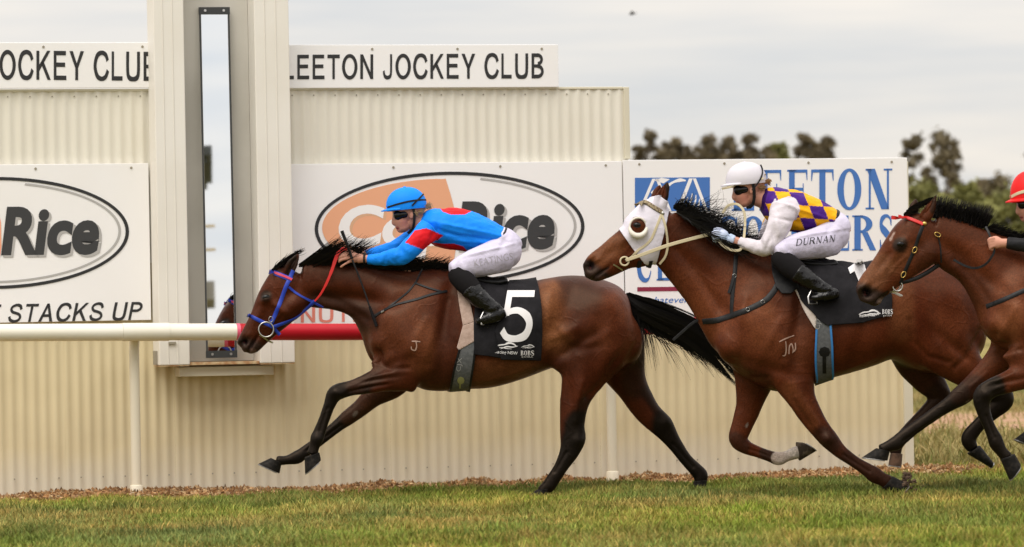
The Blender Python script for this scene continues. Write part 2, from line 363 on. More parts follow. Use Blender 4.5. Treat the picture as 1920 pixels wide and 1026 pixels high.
# ------------------------------------------------------------------ corrugated wall with its boards
W = Frame(960, 2.0, math.degrees(math.atan(.27)))
W.C = Vector((0, 2.0, 0))
def wu(px, py, w_=0.0):
    p = W.pt(px, py, w_); return (p-W.C).dot(W.ex), p.z
def wp(u, z, w_=0.0): return W.C + W.ex*u + W.ey*w_ + Vector((0,0,z))
Zv = Vector((0,0,1))
def wall_mat():
    m_ = mat('cream painted steel', (.70,.605,.385), .55, noise=(1.6, (.635,.54,.335), .42, .66), bump=(3,.05,.02)); t = m_.node_tree; b = t.nodes['Principled BSDF']
    nn, ll = t.nodes.new, t.links.new; src = b.inputs['Base Color'].links[0].from_socket; g = nn('ShaderNodeNewGeometry')
    # rain streaks and a pale dusty splash band along the foot
    mp_ = nn('ShaderNodeMapping'); mp_.inputs['Scale'].default_value = (9, 9, .35); ll(g.outputs['Position'], mp_.inputs['Vector']); ns_ = nn('ShaderNodeTexNoise'); ns_.inputs['Scale'].default_value = 1.5; ns_.inputs['Detail'].default_value = 5; ll(mp_.outputs[0], ns_.inputs['Vector'])
    r1 = nn('ShaderNodeMapRange'); r1.inputs['From Min'].default_value = .55; r1.inputs['From Max'].default_value = .8; r1.inputs['To Max'].default_value = .35; ll(ns_.outputs['Fac'], r1.inputs['Value'])
    x1 = nn('ShaderNodeMix'); x1.data_type = 'RGBA'; ll(r1.outputs[0], x1.inputs['Factor']); ll(src, x1.inputs['A']); x1.inputs['B'].default_value = (.50,.42,.27,1)
    sp_ = nn('ShaderNodeSeparateXYZ'); ll(g.outputs['Position'], sp_.inputs[0]); n3 = nn('ShaderNodeTexNoise'); n3.inputs['Scale'].default_value = 4; ll(g.outputs['Position'], n3.inputs['Vector'])
    ad = nn('ShaderNodeMath'); ad.operation = 'MULTIPLY_ADD'; ad.inputs[1].default_value = .22; ll(n3.outputs['Fac'], ad.inputs[0]); ll(sp_.outputs['Z'], ad.inputs[2])
    r2 = nn('ShaderNodeMapRange'); r2.inputs['From Min'].default_value = .46; r2.inputs['From Max'].default_value = .20; r2.inputs['To Max'].default_value = .75; ll(ad.outputs[0], r2.inputs['Value'])
    x2 = nn('ShaderNodeMix'); x2.data_type = 'RGBA'; ll(r2.outputs[0], x2.inputs['Factor']); ll(x1.outputs['Result'], x2.inputs['A']); x2.inputs['B'].default_value = (.66,.61,.50,1)
    ll(x2.outputs['Result'], b.inputs['Base Color']); return m_
M_steelw = wall_mat()
M_flash = mat('cream flashing', (.66,.62,.49), .5)
M_board = mat('white sign board', (.885,.88,.885), .45, noise=(1.2, (.85,.84,.83), .4, .75))
M_post = mat('pale painted housing', (.81,.785,.725), .5, noise=(1.5, (.755,.72,.645), .4, .72))
M_inner = mat('grey painted recess', (.58,.56,.51), .6, noise=(2,(.50,.48,.43),.4,.7))
M_seam = mat('folded seam', (.74,.71,.65), .5)
M_rust = mat('rusty edge', (.42,.22,.10), .8, noise=(20, (.62,.48,.28), .4, .6))
M_ink = mat('black sign ink', (.018,.018,.02), .5); M_grey = mat('dark grey sign ink', (.035,.036,.038), .5)
M_lgrey = mat('light grey sign ink', (.43,.42,.41), .5); M_orange = mat('orange sign ink', (.80,.40,.23), .5)
M_dorange = mat('pale orange sign ink', (.68,.40,.24), .5); M_nut = mat('faded red sign ink', (.76,.24,.18), .5)
M_sblue = mat('blue sign ink', (.052,.17,.50), .5); M_maroon = mat('maroon sign ink', (.25,.015,.05), .5)
M_screw = mat('screw head', (.30,.27,.21), .6)
ur, _ = wu(1706, 700); uR2, _ = wu(1177, 240); ul, _ = wu(-190, 500)
_, ztop = wu(800, 166); _, zlow = wu(1500, 298)
wall = empty('corrugated_wall', wp((ul+ur)/2, 0), 'cream corrugated steel wall behind the running rail', 'wall')
PIT = .0762; SW = PIT*10
def sheet_mesh(h, wd):
    n = int(round(wd/PIT*8)); v = []; f = []
    for i in range(n+1):
        u = wd*i/n; d = -.0052*math.sin(2*math.pi*u/PIT)
        d = d*1.15 if d < 0 else d*.9
        v += [W.ex*u + W.ey*d, W.ex*u + W.ey*d + Zv*h]
    for i in range(n): f.append((2*i, 2*i+2, 2*i+3, 2*i+1))
    return mesh('sheet', v, f, True)
M_steelu = mat('pale cream upper steel', (.77,.74,.645), .55, noise=(1.4, (.735,.70,.60), .42, .68), bump=(3,.05,.02))  # upper sheets: paler, less yellow tone than the lower ones
_, zmid = wu(900, 470)
def sheets(u1, u0, z0, z1, m_, wo):
    u = u1; k = 0; cache = {}
    while u > u0+.02:
        wd = min(SW, u-u0); key = round(wd, 4)
        if key not in cache: cache[key] = sheet_mesh(z1-z0, wd); cache[key].materials.append(m_)
        o = bpy.data.objects.new('sheet', cache[key]); COL.objects.link(o); o.parent = wall
        o.location = wp(u-wd, z0, wo+(k%2)*.0022) - wall.location
        u -= wd; k += 1
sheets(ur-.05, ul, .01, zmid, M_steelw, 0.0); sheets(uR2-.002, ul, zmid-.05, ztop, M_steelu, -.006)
def wall_box(name, u0, u1, z0, z1, w0, w1, m_, parent=wall, bev=0.004):
    b = MB(); b.box(wp((u0+u1)/2, (z0+z1)/2, (w0+w1)/2), W.ex, W.ey, Zv, (u1-u0)/2, (w1-w0)/2, (z1-z0)/2)
    o = b.build(name, m_, parent, False)
    if bev:
        q = o.modifiers.new('bevel', 'BEVEL'); q.width = bev; q.segments = 2; q.limit_method = 'ANGLE'
    return o
wall_box('end_flashing', ur-.055, ur+.012, .012, zlow-.025, -.024, .06, M_flash)
wall_box('end_flashing', uR2-.03, uR2+.01, zlow+.01, ztop+.004, -.022, .06, M_flash)
wall_box('top_flashing', ul, uR2-.034, ztop-.012, ztop+.006, -.016, .05, M_flash)
for zz in (.35, 1.25, 2.0): wall_box('girt', ul, ur-.06, zz, zz+.08, .02, .08, M_flash)
for uu in np.arange(ur-.3, ul, -1.6): wall_box('frame_post', uu, uu+.08, 0, (ztop if uu < uR2-.1 else zlow)-.03, .085, .165, M_flash)
sb = MB()
for zz in (wu(960, 872)[1], ztop-.045):
    for i in range(int((ur-ul)/(PIT*2))):
        uu = ur-.1-PIT*2*i
        if zz > zlow and uu > uR2-.05: continue
        sb.tube([wp(uu, zz, -.013), wp(uu, zz, -.016)], .0055, 6)
so = sb.build('screw', M_screw, wall, False); so['kind'] = 'stuff'

# ---- lettering
def font_mesh(txt, bold=0.0, shear=0.0, spacing=1.0):
    c = bpy.data.curves.new('t', 'FONT'); c.body = txt; c.offset = bold; c.shear = shear; c.resolution_u = 5; c.space_character = spacing
    o = bpy.data.objects.new('t', c); COL.objects.link(o); dg = bpy.context.evaluated_depsgraph_get(); dg.update()
    me = bpy.data.meshes.new_from_object(o.evaluated_get(dg), depsgraph=dg); bpy.data.objects.remove(o)
    a = getco(me); f = [tuple(p.vertices) for p in me.polygons]; bpy.data.meshes.remove(me)
    a = a[:, :2]; mn = a.min(0); mxx = a.max(0); return (a-mn)/(mxx-mn), f
def ring_poly(cx, cy, rx, ry, ix, iy, a0=0, a1=360, n=40):
    v = []; f = []
    for i in range(n+1):
        a = math.radians(a0+(a1-a0)*i/n); v += [(cx+rx*math.cos(a), cy+ry*math.sin(a)), (cx+ix*math.cos(a), cy+iy*math.sin(a))]
    for i in range(n): f.append((2*i, 2*i+2, 2*i+3, 2*i+1))
    return v, f
def stroke(pts, wd):
    P = curve2([(a, b, 0) for a, b in pts], 8); m_ = len(P); v = []; f = []
    for i, p in enumerate(P):
        t = (P[min(i+1,m_-1)]-P[max(i-1,0)]).normalized(); n_ = Vector((-t.y, t.x, 0)); s = i/(m_-1)*(len(wd)-1); j = min(int(s), len(wd)-2); r = (wd[j]+(wd[j+1]-wd[j])*(s-j))/2
        v += [(p.x+n_.x*r, p.y+n_.y*r), (p.x-n_.x*r, p.y-n_.y*r)]
    for i in range(m_-1): f.append((2*i, 2*i+1, 2*i+3, 2*i+2))
    return v, f
def rect(x0, y0, x1, y1): return [(x0,y0),(x1,y0),(x1,y1),(x0,y1)], [(0,1,2,3)]
def quad(*p): return list(p), [(0,1,2,3)]
def serif_glyph(ch, T=.27, t=.075, s=.09):
    """one capital in a unit box, thick stems and thin serifed bars"""
    P = []; A = P.append
    def stem(x): A(rect(x, 0, x+T, 1)); A(rect(x-s, 0, x+T+s, .045)); A(rect(x-s, .955, x+T+s, 1))
    if ch == 'L': stem(s); A(rect(s, 0, 1, t)); A(quad((1-.07,t),(1,t),(1,.3),(.97,.3)))
    elif ch == 'E': stem(s); A(rect(s,0,1,t)); A(rect(s,1-t,.97,1)); A(rect(s,.48,.78,.48+t)); A(quad((.93,t),(1,t),(1,.28),(.97,.28))); A(quad((.90,1-t),(.94,.74),(.97,.74),(.97,1-t))); A(rect(.75,.38,.79,.66))
    elif ch == 'T': A(rect(.5-T/2,0,.5+T/2,1)); A(rect(.5-T/2-s,0,.5+T/2+s,.045)); A(rect(0,1-t,1,1)); A(quad((0,1-t),(0,.72),(.03,.72),(.08,1-t))); A(quad((.92,1-t),(.97,.72),(1,.72),(1,1-t)))
    elif ch == 'I': A(rect(.5-T/2-.1,0,.5+T/2+.1,1)); A(rect(.0,0,1,.045)); A(rect(0,.955,1,1))
    elif ch == 'O': A(ring_poly(.5,.5,.5,.515,.5-T,.44))
    elif ch == 'D': stem(s); A(ring_poly(.38,.5,.62,.5,.62-T,.43,-90,90,24)); A(rect(s+T,0,.4,.07)); A(rect(s+T,.93,.4,1))
    elif ch == 'N': A(rect(.12,0,.12+t,1)); A(rect(0,0,.32,.045)); A(rect(.80,0,.80+t,1)); A(rect(.68,.955,1,1)); A(quad((.04,1),(.04+T*1.15,1),(.875,0),(.875-T*1.05,0))); A(rect(0,.955,.25,1))
    elif ch == 'C': A(stroke([(.93,.72),(.80,.93),(.52,.98),(.22,.82),(.13,.5),(.22,.18),(.52,.02),(.80,.06),(.95,.27)], [t,.09,.13,T*.95,T,T*.95,.13,.08,.05])); A(rect(.9,.70,.95,.98))
    elif ch == 'S': A(stroke([(.90,.74),(.80,.92),(.50,.975),(.18,.86),(.16,.66),(.5,.5),(.84,.33),(.82,.13),(.5,.025),(.18,.08),(.07,.27)], [.06,.08,.10,T*.8,T*.9,T,T*.9,T*.8,.10,.08,.05])); A(rect(.88,.70,.94,.98)); A(rect(.04,.02,.10,.30))
    elif ch == 'R': stem(s); A(ring_poly(.36,.75,.5,.25,.5-T,.18,-90,90,20)); A(rect(s+T,.93,.4,1)); A(rect(s+T,.5,.4,.57)); A(quad((.40,.52),(.66,.52),(1.02,0),(.76,0)))
    elif ch == 'U': A(stroke([(.2,1),(.2,.35),(.28,.1),(.52,.03),(.75,.1),(.84,.35),(.84,1)], [T,T,T*.8,.1,.09,t,t])); A(rect(.0,.955,.42,1)); A(rect(.7,.955,1,1))
    elif ch == 'B': stem(s); A(ring_poly(.36,.76,.5,.24,.5-T,.17,-90,90,20)); A(ring_poly(.36,.26,.6,.26,.6-T,.19,-90,90,20)); A(rect(s+T,.93,.4,1)); A(rect(s+T,.47,.4,.54)); A(rect(s+T,0,.4,.07))
    elif ch == 'A': A(quad((.1,0),(.1+t,0),(.52,1),(.46,1))); A(quad((.42,1),(.58,1),(.95,0),(.95-T,0))); A(rect(.25,.3,.75,.3+t)); A(rect(0,0,.28,.045)); A(rect(.6,0,1,.045))
    return P
def sans_glyph(ch, T=.195, t=.15):
    P = []; A = P.append
    if ch == 'L': A(rect(.04,0,.04+T,1)); A(rect(.04+T,0,.95,t))
    elif ch == 'E': A(rect(.04,0,.04+T,1)); A(rect(.04+T,0,.96,t)); A(rect(.04+T,1-t,.93,1)); A(rect(.04+T,.45,.87,.45+t))
    elif ch == 'T': A(rect(.5-T/2,0,.5+T/2,1-t)); A(rect(0,1-t,1,1))
    elif ch == 'O': A(ring_poly(.5,.5,.51,.52,.51-T,.52-t))
    elif ch == 'N': A(rect(.04,0,.04+T,1)); A(rect(.96-T,0,.96,1)); A(quad((.04+T,1),(.04+T,.72),(.96-T,0),(.96-T,.28)))
    elif ch == 'J': A(stroke([(.80,1),(.80,.35),(.72,.12),(.44,.055),(.18,.13),(.09,.33)], [T,T,T*.9,t,T*.9,T*.9]))
    elif ch == 'C': A(stroke([(.93,.68),(.80,.88),(.53,.95),(.24,.84),(.10,.5),(.24,.16),(.53,.055),(.80,.13),(.95,.35)], [T*.9,T*.9,t,T,T,T,t,T*.9,T*.9]))
    elif ch == 'K': A(rect(.04,0,.04+T,1)); A(quad((.04+T,.52),(.04+T,.30),(.98,1),(.76,1))); A(quad((.36,.55),(.50,.67),(1,0),(.79,0)))
    elif ch == 'Y': A(rect(.5-T/2,0,.5+T/2,.44)); A(quad((0,1),(T*1.2,1),(.5+T/2,.42),(.5-T/2,.42))); A(quad((1-T*1.2,1),(1,1),(.5+T/2,.42),(.5-T/2,.42)))
    elif ch == 'U': A(stroke([(.04+T/2,1),(.04+T/2,.36),(.22,.12),(.5,.055),(.78,.12),(.96-T/2,.36),(.96-T/2,1)], [T,T,T,t,T,T,T]))
    elif ch == 'B': A(rect(.04,0,.04+T,1)); A(ring_poly(.5,.755,.38,.245,.38-T,.245-t,-90,90,16)); A(ring_poly(.5,.28,.44,.28,.44-T,.28-t,-90,90,16)); A(rect(.04+T,1-t,.5,1)); A(rect(.04+T,.51,.5,.56)); A(rect(.04+T,.43,.5,.51)); A(rect(.04+T,0,.5,t))
    elif ch == 'H': A(rect(.04,0,.04+T,1)); A(rect(.96-T,0,.96,1)); A(rect(.04+T,.44,.96-T,.44+t))
    elif ch == 'A': A(quad((0,0),(T*1.1,0),(.58,1),(.42,1))); A(quad((1-T*1.1,0),(1,0),(.58,1),(.42,1))); A(rect(.25,.26,.75,.26+t))
    elif ch == 'S': A(stroke([(.88,.70),(.76,.89),(.50,.95),(.22,.87),(.13,.72),(.26,.57),(.5,.51),(.78,.42),(.89,.26),(.78,.11),(.5,.05),(.2,.13),(.08,.32)], [T*.9,T*.9,t,T*.8,T*.9,T*.8,t,T*.8,T*.9,T*.8,t,T*.9,T*.9]))
    elif ch == 'P': A(rect(.04,0,.04+T,1)); A(ring_poly(.52,.72,.42,.28,.42-T,.28-t,-90,90,16)); A(rect(.04+T,1-t,.52,1)); A(rect(.04+T,.44,.52,.44+t))
    elif ch == 'I': A(rect(.5-T,0,.5+T,1))
    elif ch == 'R': A(rect(.04,0,.04+T,1)); A(ring_poly(.52,.725,.42,.275,.42-T,.275-t,-90,90,16)); A(rect(.04+T,1-t,.52,1)); A(rect(.04+T,.45,.52,.45+t)); A(quad((.45,.46),(.66,.46),(1.0,0),(.79,0)))
    return P
ADV = {'L':.80,'E':.92,'T':.88,'O':1.08,'N':1.0,'J':.74,'C':1.02,'K':1.0,'Y':.98,'U':1.0,'B':.96,'H':1.0,'A':1.0,'S':.95,'P':.93,'I':.42,'R':1.02,' ':.42}
def sans_word(word, x0, x1, ytl, ytr, ybl, ybr, shear=0.0, gap=.17):
    tot = sum(ADV[c]+(gap if c != ' ' else gap*.3) for c in word)-gap; k = 0; v = []; f = []; hh = ybl-ytl
    for c in word:
        for pv, pf in sans_glyph(c):
            n = len(v)
            for a, b in pv:
                q = (k+a*ADV[c])/tot; x = x0+(x1-x0)*q; v.append((x + shear*hh*b, (ybl+(ybr-ybl)*q)*(1-b) + (ytl+(ytr-ytl)*q)*b))
            f += [tuple(i+n for i in g) for g in pf]
        k += ADV[c]+(gap if c != ' ' else gap*.3)
    return v, f
def serif_word(word, spans, y0, y1, T=.27, t=.075, s=.09):
    """letters in picture units: spans = list of (x0,x1) per letter"""
    v = []; f = []
    for ch, (x0, x1) in zip(word, spans):
        for pv, pf in serif_glyph(ch, T, t, s):
            n = len(v); v += [(x0+(x1-x0)*a, y1+(y0-y1)*b) for a, b in pv]; f += [tuple(i+n for i in q) for q in pf]
    return v, f
def even(x0, x1, n, gap=.14):
    p = (x1-x0)/(n-(gap)); return [(x0+p*i, x0+p*i+p*(1-gap)) for i in range(n)]
class Print:
    """ink lying on a flat board of the wall, laid out in the board's own metres"""
    def __init__(s, w_): s.w = w_
    def ink(s, name, v, f, m_, parent, lift=0.0):
        V = []
        for a, b in v:
            V.append(W.pt(a, b, s.w-.0025-lift))
        me = mesh(name, V, f, False)
        bm = bmesh.new(); bm.from_mesh(me); bmesh.ops.recalc_face_normals(bm, faces=bm.faces); bm.to_mesh(me); bm.free()
        return link(name, me, m_, parent)
    def text(s, name, txt, x0, x1, ytl, ytr, ybl, ybr, m_, parent, bold=0, shear=0, lift=0, spacing=1.0):
        a, f = font_mesh(txt, bold, shear, spacing)
        v = [(x0+(x1-x0)*p[0], (ybl+(ybr-ybl)*p[0])*(1-p[1]) + (ytl+(ytr-ytl)*p[0])*p[1]) for p in a]
        return s.ink(name, v, f, m_, parent, lift)
def board(name, x0, x1, yt, yb, label, w0=-.045, w1=-.022, m_=M_board, bolts=4):
    u0, z1 = wu((x0+x1)/2, yt, w0); u1, z0 = wu((x0+x1)/2, yb, w0); ua = wu(x0, (yt+yb)/2, w0)[0]; ub = wu(x1, (yt+yb)/2, w0)[0]
    root = empty(name, wp((ua+ub)/2, z0, w0), label, 'sign')
    wall_box('panel', ua, ub, z0, z1, w0, w1, m_, root, .003)
    for i in range(bolts):
        q = MB(); uu = ua+.12+(ub-ua-.24)*i/(bolts-1)
        q.tube([wp(uu, z1-.03, w0+.001), wp(uu, z1-.03, w0-.004)], .009, 8); q.build('bolt', M_screw, root)
    return root
PR = Print(-.045)
bA = board('name_board', -330, 300, 80, 166, 'white name board with cropped lettering left of the mirror housing')
PR.ink('lettering', *sans_word('LEETON JOCKEY CLUB', -224, 295, 92, 97.5, 146.5, 152), M_ink, bA)
bB = board('name_board', 505, 1047, 84, 164.5, 'white name board reading LEETON JOCKEY CLUB right of the mirror housing')
PR.ink('lettering', *sans_word('LEETON JOCKEY CLUB', 531, 1021, 103, 100, 149, 147), M_ink, bB)
def oval(cx, cy, rx, ry, ix, iy, rot, n=96, a0=0, a1=360, dx=0, dy=0):
    v, f = ring_poly(0, 0, rx, ry, ix, iy, a0, a1, n); c, s = math.cos(rot), math.sin(rot)
    return [(cx+a*c-b*s, cy+a*s+b*c) for a, b in v], f
def rice_board(root, cx, cy, sx, red):
    rot = -.012
    v, f = oval(cx, cy, 253*sx, 105, 246.5*sx, 99, rot); PR.ink('oval_outline', v, f, M_ink, root, .001)
    v, f = oval(cx-3, cy-1, 241*sx, 95, 236*sx, 91, rot, a0=-75, a1=115); PR.ink('oval_shade', v, f, M_lgrey, root)
    # orange field: inner oval left of a bulging curve
    pts = []
    for i in range(49):
        a = math.radians(72+ (277-72)*i/48); pts.append((cx+238*sx*math.cos(a)*1.0-1, cy+92*math.sin(a)))
    right = [(cx-42*sx+x*sx, y+cy) for x, y in ((28,-91),(44,-62),(55,-20),(56,25),(50,62),(42,88))]
    top = [p for p in pts if p[0] < cx-5*sx]
    top.sort(key=lambda p: math.atan2(p[1]-cy, p[0]-cx) % (2*math.pi))
    poly = top + [(p[0], p[1]) for p in right]
    cen = (cx-110*sx, cy); poly.sort(key=lambda p: math.atan2(p[1]-cen[1], p[0]-cen[0])); n = len(poly)
    PR.ink('orange_field', [cen]+poly, [(0, 1+i, 1+(i+1)%n) for i in range(n)], M_orange, root, .0005)
    PR.text('letter_shadow', 'Cop', cx-203*sx, cx+4*sx, cy-38, cy-42, cy+65, cy+61, M_dorange, root, .035, .12, .001)
    PR.text('lettering', 'Cop', cx-208*sx, cx-1*sx, cy-42, cy-46, cy+61, cy+57, M_board, root, .035, .12, .0015)
    PR.text('letter_shadow', 'Rice', cx+17*sx, cx+202*sx, cy-45, cy-47, cy+47, cy+45, M_lgrey, root, .04, .14, .001)
    PR.text('lettering', 'Rice', cx+13*sx, cx+197*sx, cy-49, cy-51, cy+43, cy+41, M_grey, root, .04, .14, .0015)
bC = board('sponsor_board', -330, 281, 309, 606, 'white board with half an oval logo left of the mirror housing')
rice_board(bC, -11, 437, 1.0, False)
PR.ink('slogan', *sans_word('THAT STACKS UP', -118, 264, 573, 566, 607, 600, .2), M_ink, bC)
bD = board('sponsor_board', 505, 1169, 305, 607, 'white board with orange and black oval logo behind the leading jockey')
rice_board(bD, 843, 427, 1.0, True)
PR.ink('slogan', *sans_word('NUTRITION', 563, 826, 577, 573, 605, 601), M_nut, bD)
PR.ink('slogan', *sans_word('THAT STACKS UP', 842, 1130, 573, 568, 601, 596, .2), M_ink, bD)
bE = board('club_board', 1171, 1704, 298, 602, 'white board with blue serif LEETON SOLDIERS CLUB lettering')
def slope(v, x0=1430, k=-.0115): return [(a, b+(a-x0)*k) for a, b in v]
v, f = serif_word('LEETON', [(1372,1414),(1424,1466),(1476,1515),(1521,1563),(1570,1615),(1623,1673)], 319, 395); PR.ink('lettering', slope(v), f, M_sblue, bE)
v, f = serif_word('SOLDIERS', [(1350,1384),(1390,1434),(1440,1474),(1480,1524),(1529,1549),(1555,1592),(1598,1642),(1649,1673)], 406, 472); PR.ink('lettering', slope(v), f, M_sblue, bE)
v, f = serif_word('CLUB', [(1194,1222),(1231,1260),(1268,1302),(1309,1342)], 458, 526); PR.ink('lettering', slope(v, 1260), f, M_sblue, bE)
v, f = rect(1195, 546, 1673, 538); PR.ink('rule', slope(v, 1250), f, M_maroon, bE)
for tx, x0, x1 in (('whatever', 1212, 1292), ('the', 1299, 1326), ('occasion', 1333, 1412)): PR.text('slogan', tx, x0, x1, 557-(x0-1212)*.011, 557-(x1-1212)*.011, 568.5-(x0-1212)*.011, 568.5-(x1-1212)*.011, M_sblue, bE, 0, .25)
v, f = rect(1190.5, 396, 1331, 333); PR.ink('emblem_field', slope(v, 1260, -.008), f, M_sblue, bE)
for a in (((1197,396),(1203,396),(1229,335),(1223,335)), ((1254,396),(1259,396),(1235,335),(1229,335)), ((1268,396),(1275,396),(1299,335),(1292,335)), ((1322,396),(1328,396),(1305,335),(1299,335)),
          ((1226,338),(1244,344),(1256,336),(1240,333.5))):
    PR.ink('emblem_line', [a_ for a_ in slope(a, 1260, -.008)], [(0,1,2,3)], M_board, bE, .001)
for st, wd in (([(1250,350),(1262,342),(1275,338),(1286,339)],[6,4,7,2]), ([(1221,362),(1228,357),(1233,360)],[3,4,2]), ([(1281,388),(1287,377),(1290,370)],[3,3,1]), ([(1291,388),(1296,374),(1298,363)],[3,3,1]), ([(1300,388),(1304,377),(1305,366)],[3,3,1]), ([(1309,388),(1311,380),(1312,373)],[3,3,1]), ([(1276,392),(1295,390),(1316,392)],[4,5,3]), ([(1212,392),(1222,386),(1236,390)],[3,4,2])):
    v, f = stroke(st, wd); PR.ink('emblem_line', slope(v, 1260, -.008), f, M_board, bE, .001)

# ---- finish-line mirror housing
ua = lambda x: wu(x, 340, -.27)[0]
zb = wu(410, 683, -.27)[1]; zt = 4.2
mh = empty('mirror_housing', wp(wu(412,683)[0], zb, -.15), 'tall pale twin-column housing on the wall holding the finish mirror', 'housing')
def column(x0, x1):
    a, b = ua(x0), ua(x1); wd = b-a
    wall_box('column', a, b, zb, zt, -.27, -.028, M_post, mh, .006)
    for s in (.30, .62): wall_box('seam', a+wd*s-.0035, a+wd*s+.0035, zb+.002, zt-.01, -.2735, -.268, M_seam, mh, .0015)
    wall_box('rust_edge', a+.003, b-.003, zb-.008, zb-.001, -.266, -.03, M_rust, mh, 0)
column(293, 350); column(482, 547)
wall_box('back_panel', ua(350)+.002, ua(482)-.002, zb+.02, zt, -.06, -.03, M_inner, mh, 0)
wall_box('sill', ua(350)+.003, ua(482)-.003, zb-.004, zb+.016, -.25, -.03, M_rust, mh, .002)
zz0 = wu(410, 705, -.2)[1]; zz1 = wu(410, 686, -.2)[1]
wall_box('bracket', wu(336,690,-.2)[0], wu(513,690,-.2)[0], zz0, zz1-.004, -.20, -.03, M_flash, mh, .003)
wall_box('hinge', wu(294,668,-.29)[0], wu(305,668,-.29)[0], wu(300,684,-.29)[1], wu(300,658,-.29)[1], -.20, -.14, M_screw, mh, .003)
wall_box('handle', wu(316,644,-.28)[0], wu(330,644,-.28)[0], wu(320,646,-.28)[1], wu(320,641,-.28)[1], -.285, -.276, M_screw, mh, .002)
M_mirror = mat('mirror glass', (.86,.90,.93), .012, 1.0); M_mframe = mat('mirror frame', (.03,.032,.033), .45)
mroot = empty('finish_mirror', wp(wu(410,670)[0], zb+.02, -.12), 'tall narrow black-framed mirror reflecting the leading horse', 'mirror')
MYAW = math.radians(9.6); mex = Vector((math.cos(MYAW), math.sin(MYAW), 0)); mey = Vector((-math.sin(MYAW), math.cos(MYAW), 0))
pT = W.pt(401.5, 14, -.088); pB = W.pt(415.5, 671, -.232); mup = (pT-pB).normalized(); mex = (mex-mup*mex.dot(mup)).normalized(); mey = mup.cross(mex).normalized(); mc = (pT+pB)/2; mh2 = (pT-pB).length/2; hw = 27.5*W.s*1.0
def mbox(name, du, dz, hu, hz, d0, d1, m_):
    b = MB(); b.box(mc + mex*du + mup*dz + mey*((d0+d1)/2), mex, mey, mup, hu, abs(d1-d0)/2, hz); return b.build(name, m_, mroot, False)
mbox('glass', 0, 0, hw-.012, mh2-.045, 0, .008, M_mirror)
mbox('frame_side', -hw+.004, 0, .0052, mh2-.048, -.012, .01, M_mframe); mbox('frame_side', hw-.004, 0, .0052, mh2-.048, -.012, .01, M_mframe)
mbox('frame_end', 0, mh2-.024, hw+.004, .024, -.014, .012, M_mframe); mbox('frame_end', 0, -mh2+.024, hw+.004, .024, -.014, .012, M_mframe)
for sx in (-1, 1):
    for sz in (-1, 1):
        b = MB(); c = mc + mex*(sx*hw*.62) + mup*(sz*(mh2-.024)) ; b.tube([c-mey*.013, c-mey*.02], .009, 10); b.build('screw', M_steel, mroot)
# judges' tower on the near side of the track, seen only in the mirror
def reflect_at(px, py, dist):
    r = ray(px, py); nrm = -mey; k = (mc-CAM).dot(mey)/r.dot(mey); p = CAM + r*k; r = r.normalized(); d = r - nrm*(2*r.dot(nrm)); return p + d*dist
tb = reflect_at(393, 560, 34); tdir = Vector((tb.x-mc.x, tb.y-mc.y, 0)).normalized(); tside = Vector((-tdir.y, tdir.x, 0))
if (reflect_at(386, 560, 34)-tb).dot(tside) < 0: tside = -tside
tw = empty('judges_tower', (tb.x, tb.y, 0), 'grey eaved judging tower showing as a sliver inside the mirror', 'tower')
M_tow = mat('tower cladding', (.40,.37,.32), .7, noise=(1.5,(.3,.27,.23),.4,.7)); M_eave = mat('tower eave', (.06,.065,.06), .6)
def tbox(name, s0, s1, z0, z1, d0, d1, m_):
    b = MB(); b.box(Vector((tb.x, tb.y, 0)) + tside*((s0+s1)/2) + tdir*((d0+d1)/2) + Zv*((z0+z1)/2), tside, tdir, Zv, abs(s1-s0)/2, abs(d1-d0)/2, abs(z1-z0)/2); return b.build(name, m_, tw, False)
zat = lambda py: reflect_at(393, py, 34).z
tbox('wall', .06, 2.6, 0, zat(300), 0, 2.4, M_tow); tbox('roof', -.10, 2.8, zat(290), zat(272), -.2, 2.6, M_eave); tbox('roof_fascia', -.02, 2.7, zat(304), zat(290), -.1, 2.5, M_eave)
for py in (420, 465): tbox('lamp_bracket', -.11, .06, zat(py)-.015, zat(py)+.015, .1, .16, M_gold)
tbox('balcony', -.08, .06, zat(560), zat(525), .1, 1.2, M_tow)

# ---- running rail
M_railw = mat('cream plastic rail', (.84,.81,.71), .35, noise=(1.2,(.78,.73,.58),.4,.75)); M_railr = mat('red plastic rail', (.50,.010,.022), .4, spec=.3, noise=(2,(.40,.008,.016),.4,.7))
M_railw2 = mat('white plastic post', (.72,.66,.52), .5); M_railp = mat('pink faded sleeve', (.75,.12,.20), .4)
RW = -.62
def rp(px, py): return W.pt(px, py, RW)
_rx = [-200, 0, 300, 700, 1000, 1300, 2150]; _ry = [625, 624, 622.5, 622.5, 617, 610, 592]
def rpt(px): return rp(px, float(np.interp(px, _rx, _ry)))     # the plastic rail sags a little between its posts
rail = empty('running_rail', Vector((rpt(340).x, rpt(340).y, 0)), 'plastic running rail, cream then red, in front of the wall', 'rail')
rr = 15.2*W.s
def rail_tube(name, x0, x1, r, m_):
    b = MB(); b.tube([rpt(x0+(x1-x0)*i/10) for i in range(11)], r, 28); return b.build(name, m_, rail)
rail_tube('rail_tube', -180, 229, rr+.001, M_railw); rail_tube('rail_sleeve', 229.3, 316, rr*1.07, M_railw); rail_tube('rail_tube', 316.3, 442, rr, M_railw)
rail_tube('rail_band', 442.2, 449, rr*1.01, M_railp); rail_tube('rail_tube', 449.2, 1160, rr, M_railr); rail_tube('rail_tube', 1160.3, 2150, rr, M_railr)
